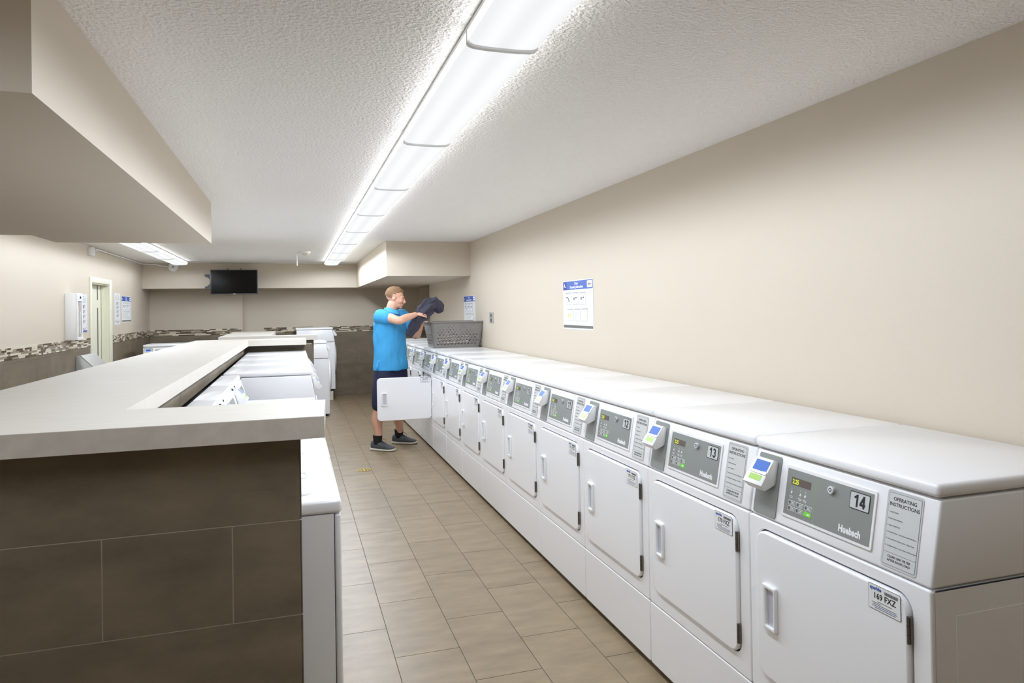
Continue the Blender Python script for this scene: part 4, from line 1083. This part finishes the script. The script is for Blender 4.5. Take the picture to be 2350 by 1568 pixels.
    limb(s, [lhip+V3(0, 0, -.06), lhip*.5+lkn*.5, lkn+V3(0, 0, -.005)], [.112, .106, .094], 'shorts_navy', 18)
    rchild(s, 'shorts', .008, 4)
    # ---- socks and shoes
    for an, fd, lift in ((ran, V3(.81, -.58, 0), 0), (lan, V3(.90, -.43, 0), 0)):
        fd = fd.normalized(); sd = V3(fd.y, -fd.x, 0)
        q = MB(); q.tube([an+V3(0, 0, -.03), an+V3(0, 0, .03), an+V3(0, 0, .062), an+V3(0, 0, .066)], [.047, .048, .052, .049], 'sock_black', 20); child(q, 'sock')
        heel = V3(an.x, an.y, 0)-fd*.065
        def ring(a, w, z0, z1, n=16, up=0):
            out = []
            for k in range(n):
                q_ = 2*PI*k/n; cx_, sz = math.cos(q_), math.sin(q_)
                out.append(heel+fd*a+sd*w*math.copysign(abs(cx_)**.75, cx_)+V3(0, 0, (z0+z1)/2+(z1-z0)/2*math.copysign(abs(sz)**.75, sz)+up))
            return out
        sh = MB()
        sh.loft([ring(-.012, .020, .03, .075), ring(-.004, .032, .022, .098), ring(.03, .041, .020, .110), ring(.075, .043, .020, .106), ring(.115, .044, .020, .094), ring(.155, .047, .020, .076), ring(.195, .050, .018, .060), ring(.235, .045, .018, .050), ring(.262, .030, .020, .042), ring(.272, .015, .024, .036)], 'shoe_grey')
        shoe = child(sh, 'shoe')
        so = MB()
        so.loft([ring(-.020, .016, .003, .026), ring(-.012, .032, .000, .030), ring(.03, .045, .000, .030), ring(.09, .042, .000, .024), ring(.16, .050, .000, .024), ring(.21, .054, .000, .024), ring(.25, .046, .002, .026), ring(.275, .028, .006, .032), ring(.284, .012, .012, .034)], 'shoe_sole')
        q = child(so, 'sole'); q.parent = shoe; q['label'] = 'off-white shoe sole'
        lc = MB()
        for k in range(5):
            a = .095+.022*k; zt = .104-.0115*k
            lc.tube([heel+fd*a+sd*.026+V3(0, 0, zt-.006), heel+fd*(a+.008)+V3(0, 0, zt+.004), heel+fd*(a+.016)-sd*.026+V3(0, 0, zt-.010)], .0028, 'lace', 6)
        lc.tube([heel+fd*.10+V3(0, 0, .106), heel+fd*.105-sd*.03+V3(0, 0, .125), heel+fd*.13-sd*.045+V3(0, 0, .112), heel+fd*.15-sd*.03+V3(0, 0, .085)], .0022, 'lace', 6)
        q = child(lc, 'laces'); q.parent = shoe
    # ---- dark garment in his hands
    g = MB()
    spine = [V3(1.205, 7.70, 1.245), V3(1.26, 7.70, 1.33), V3(1.315, 7.70, 1.42), V3(1.37, 7.705, 1.50), V3(1.44, 7.72, 1.565), V3(1.51, 7.74, 1.585), V3(1.565, 7.76, 1.545), V3(1.575, 7.77, 1.49)]
    dims = [(.030, .012), (.055, .03), (.060, .045), (.075, .055), (.085, .065), (.085, .065), (.065, .05), (.03, .02)]
    rings = []
    for i, p in enumerate(spine):
        tdir = (spine[min(i+1, 7)]-spine[max(i-1, 0)]).normalized(); u = tdir.cross(V3(0, 1, 0)).normalized(); n_ = V3(0, 1, 0)
        ring = []
        for k in range(36):
            a = 2*PI*k/36; fold = 1+.22*math.sin(5*a+i*.9)+.10*math.sin(11*a-i*1.7)
            ring.append(p+u*dims[i][0]*fold*math.cos(a)+n_*dims[i][1]*fold*math.sin(a))
        rings.append(ring)
    g.loft(rings, 'garment_dark')
    me = remesh(g, 'garment', .006, 2, .4)
    for v in me.vertices:
        p = v.co; v.co = p+v.normal*(noise.noise(Vector((p.x*18, p.y*18, p.z*18)))*.010)
    q = bpy.data.objects.new('garment', me); COL.objects.link(q)
    tag(q, 'dark grey crumpled garment held up in the man\'s hands above the basket', 'clothing')
    return t
build_man()

# ------------------------------------------------------------------ camera, world, view
def camera():
    f = 1605.1; yaw, pitch, roll = [math.radians(a) for a in (17.33, 0.449, -0.926)]
    fw = Vector((math.sin(yaw)*math.cos(pitch), math.cos(yaw)*math.cos(pitch), math.sin(pitch)))
    r = Vector((math.cos(yaw), -math.sin(yaw), 0)); u = r.cross(fw)
    r2 = r*math.cos(roll)+u*math.sin(roll); u2 = u*math.cos(roll)-r*math.sin(roll)
    cd = bpy.data.cameras.new('camera'); cd.sensor_fit = 'HORIZONTAL'; cd.sensor_width = 36; cd.lens = f/2350*36
    cd.shift_x = 0; cd.shift_y = -(784-696.7)/2350; cd.clip_start = 0.05; cd.clip_end = 60
    o = bpy.data.objects.new('camera', cd); COL.objects.link(o)
    M = Matrix.Identity(4)
    for j in range(3): M[j][0] = r2[j]; M[j][1] = u2[j]; M[j][2] = -fw[j]
    M[0][3], M[1][3], M[2][3] = 0, 0, 1.52
    o.matrix_world = M; SC.camera = o
camera()
bpy.data.scenes.remove(TMP)
w = bpy.data.worlds.new('world'); SC.world = w; w.use_nodes = True
w.node_tree.nodes['Background'].inputs[0].default_value = (1, 1, 1, 1); w.node_tree.nodes['Background'].inputs[1].default_value = 0.0
SC.view_settings.view_transform = 'Standard'; SC.view_settings.look = 'None'; SC.view_settings.gamma = 1
SC.view_settings.exposure = EXPOSURE; SC.view_settings.use_curve_mapping = False
SC.cycles.max_bounces = 7; SC.cycles.diffuse_bounces = 6; SC.cycles.glossy_bounces = 2; SC.cycles.use_adaptive_sampling = True; SC.cycles.adaptive_threshold = 0.06; SC.cycles.adaptive_min_samples = 16
SC.cycles.caustics_reflective = False; SC.cycles.caustics_refractive = False
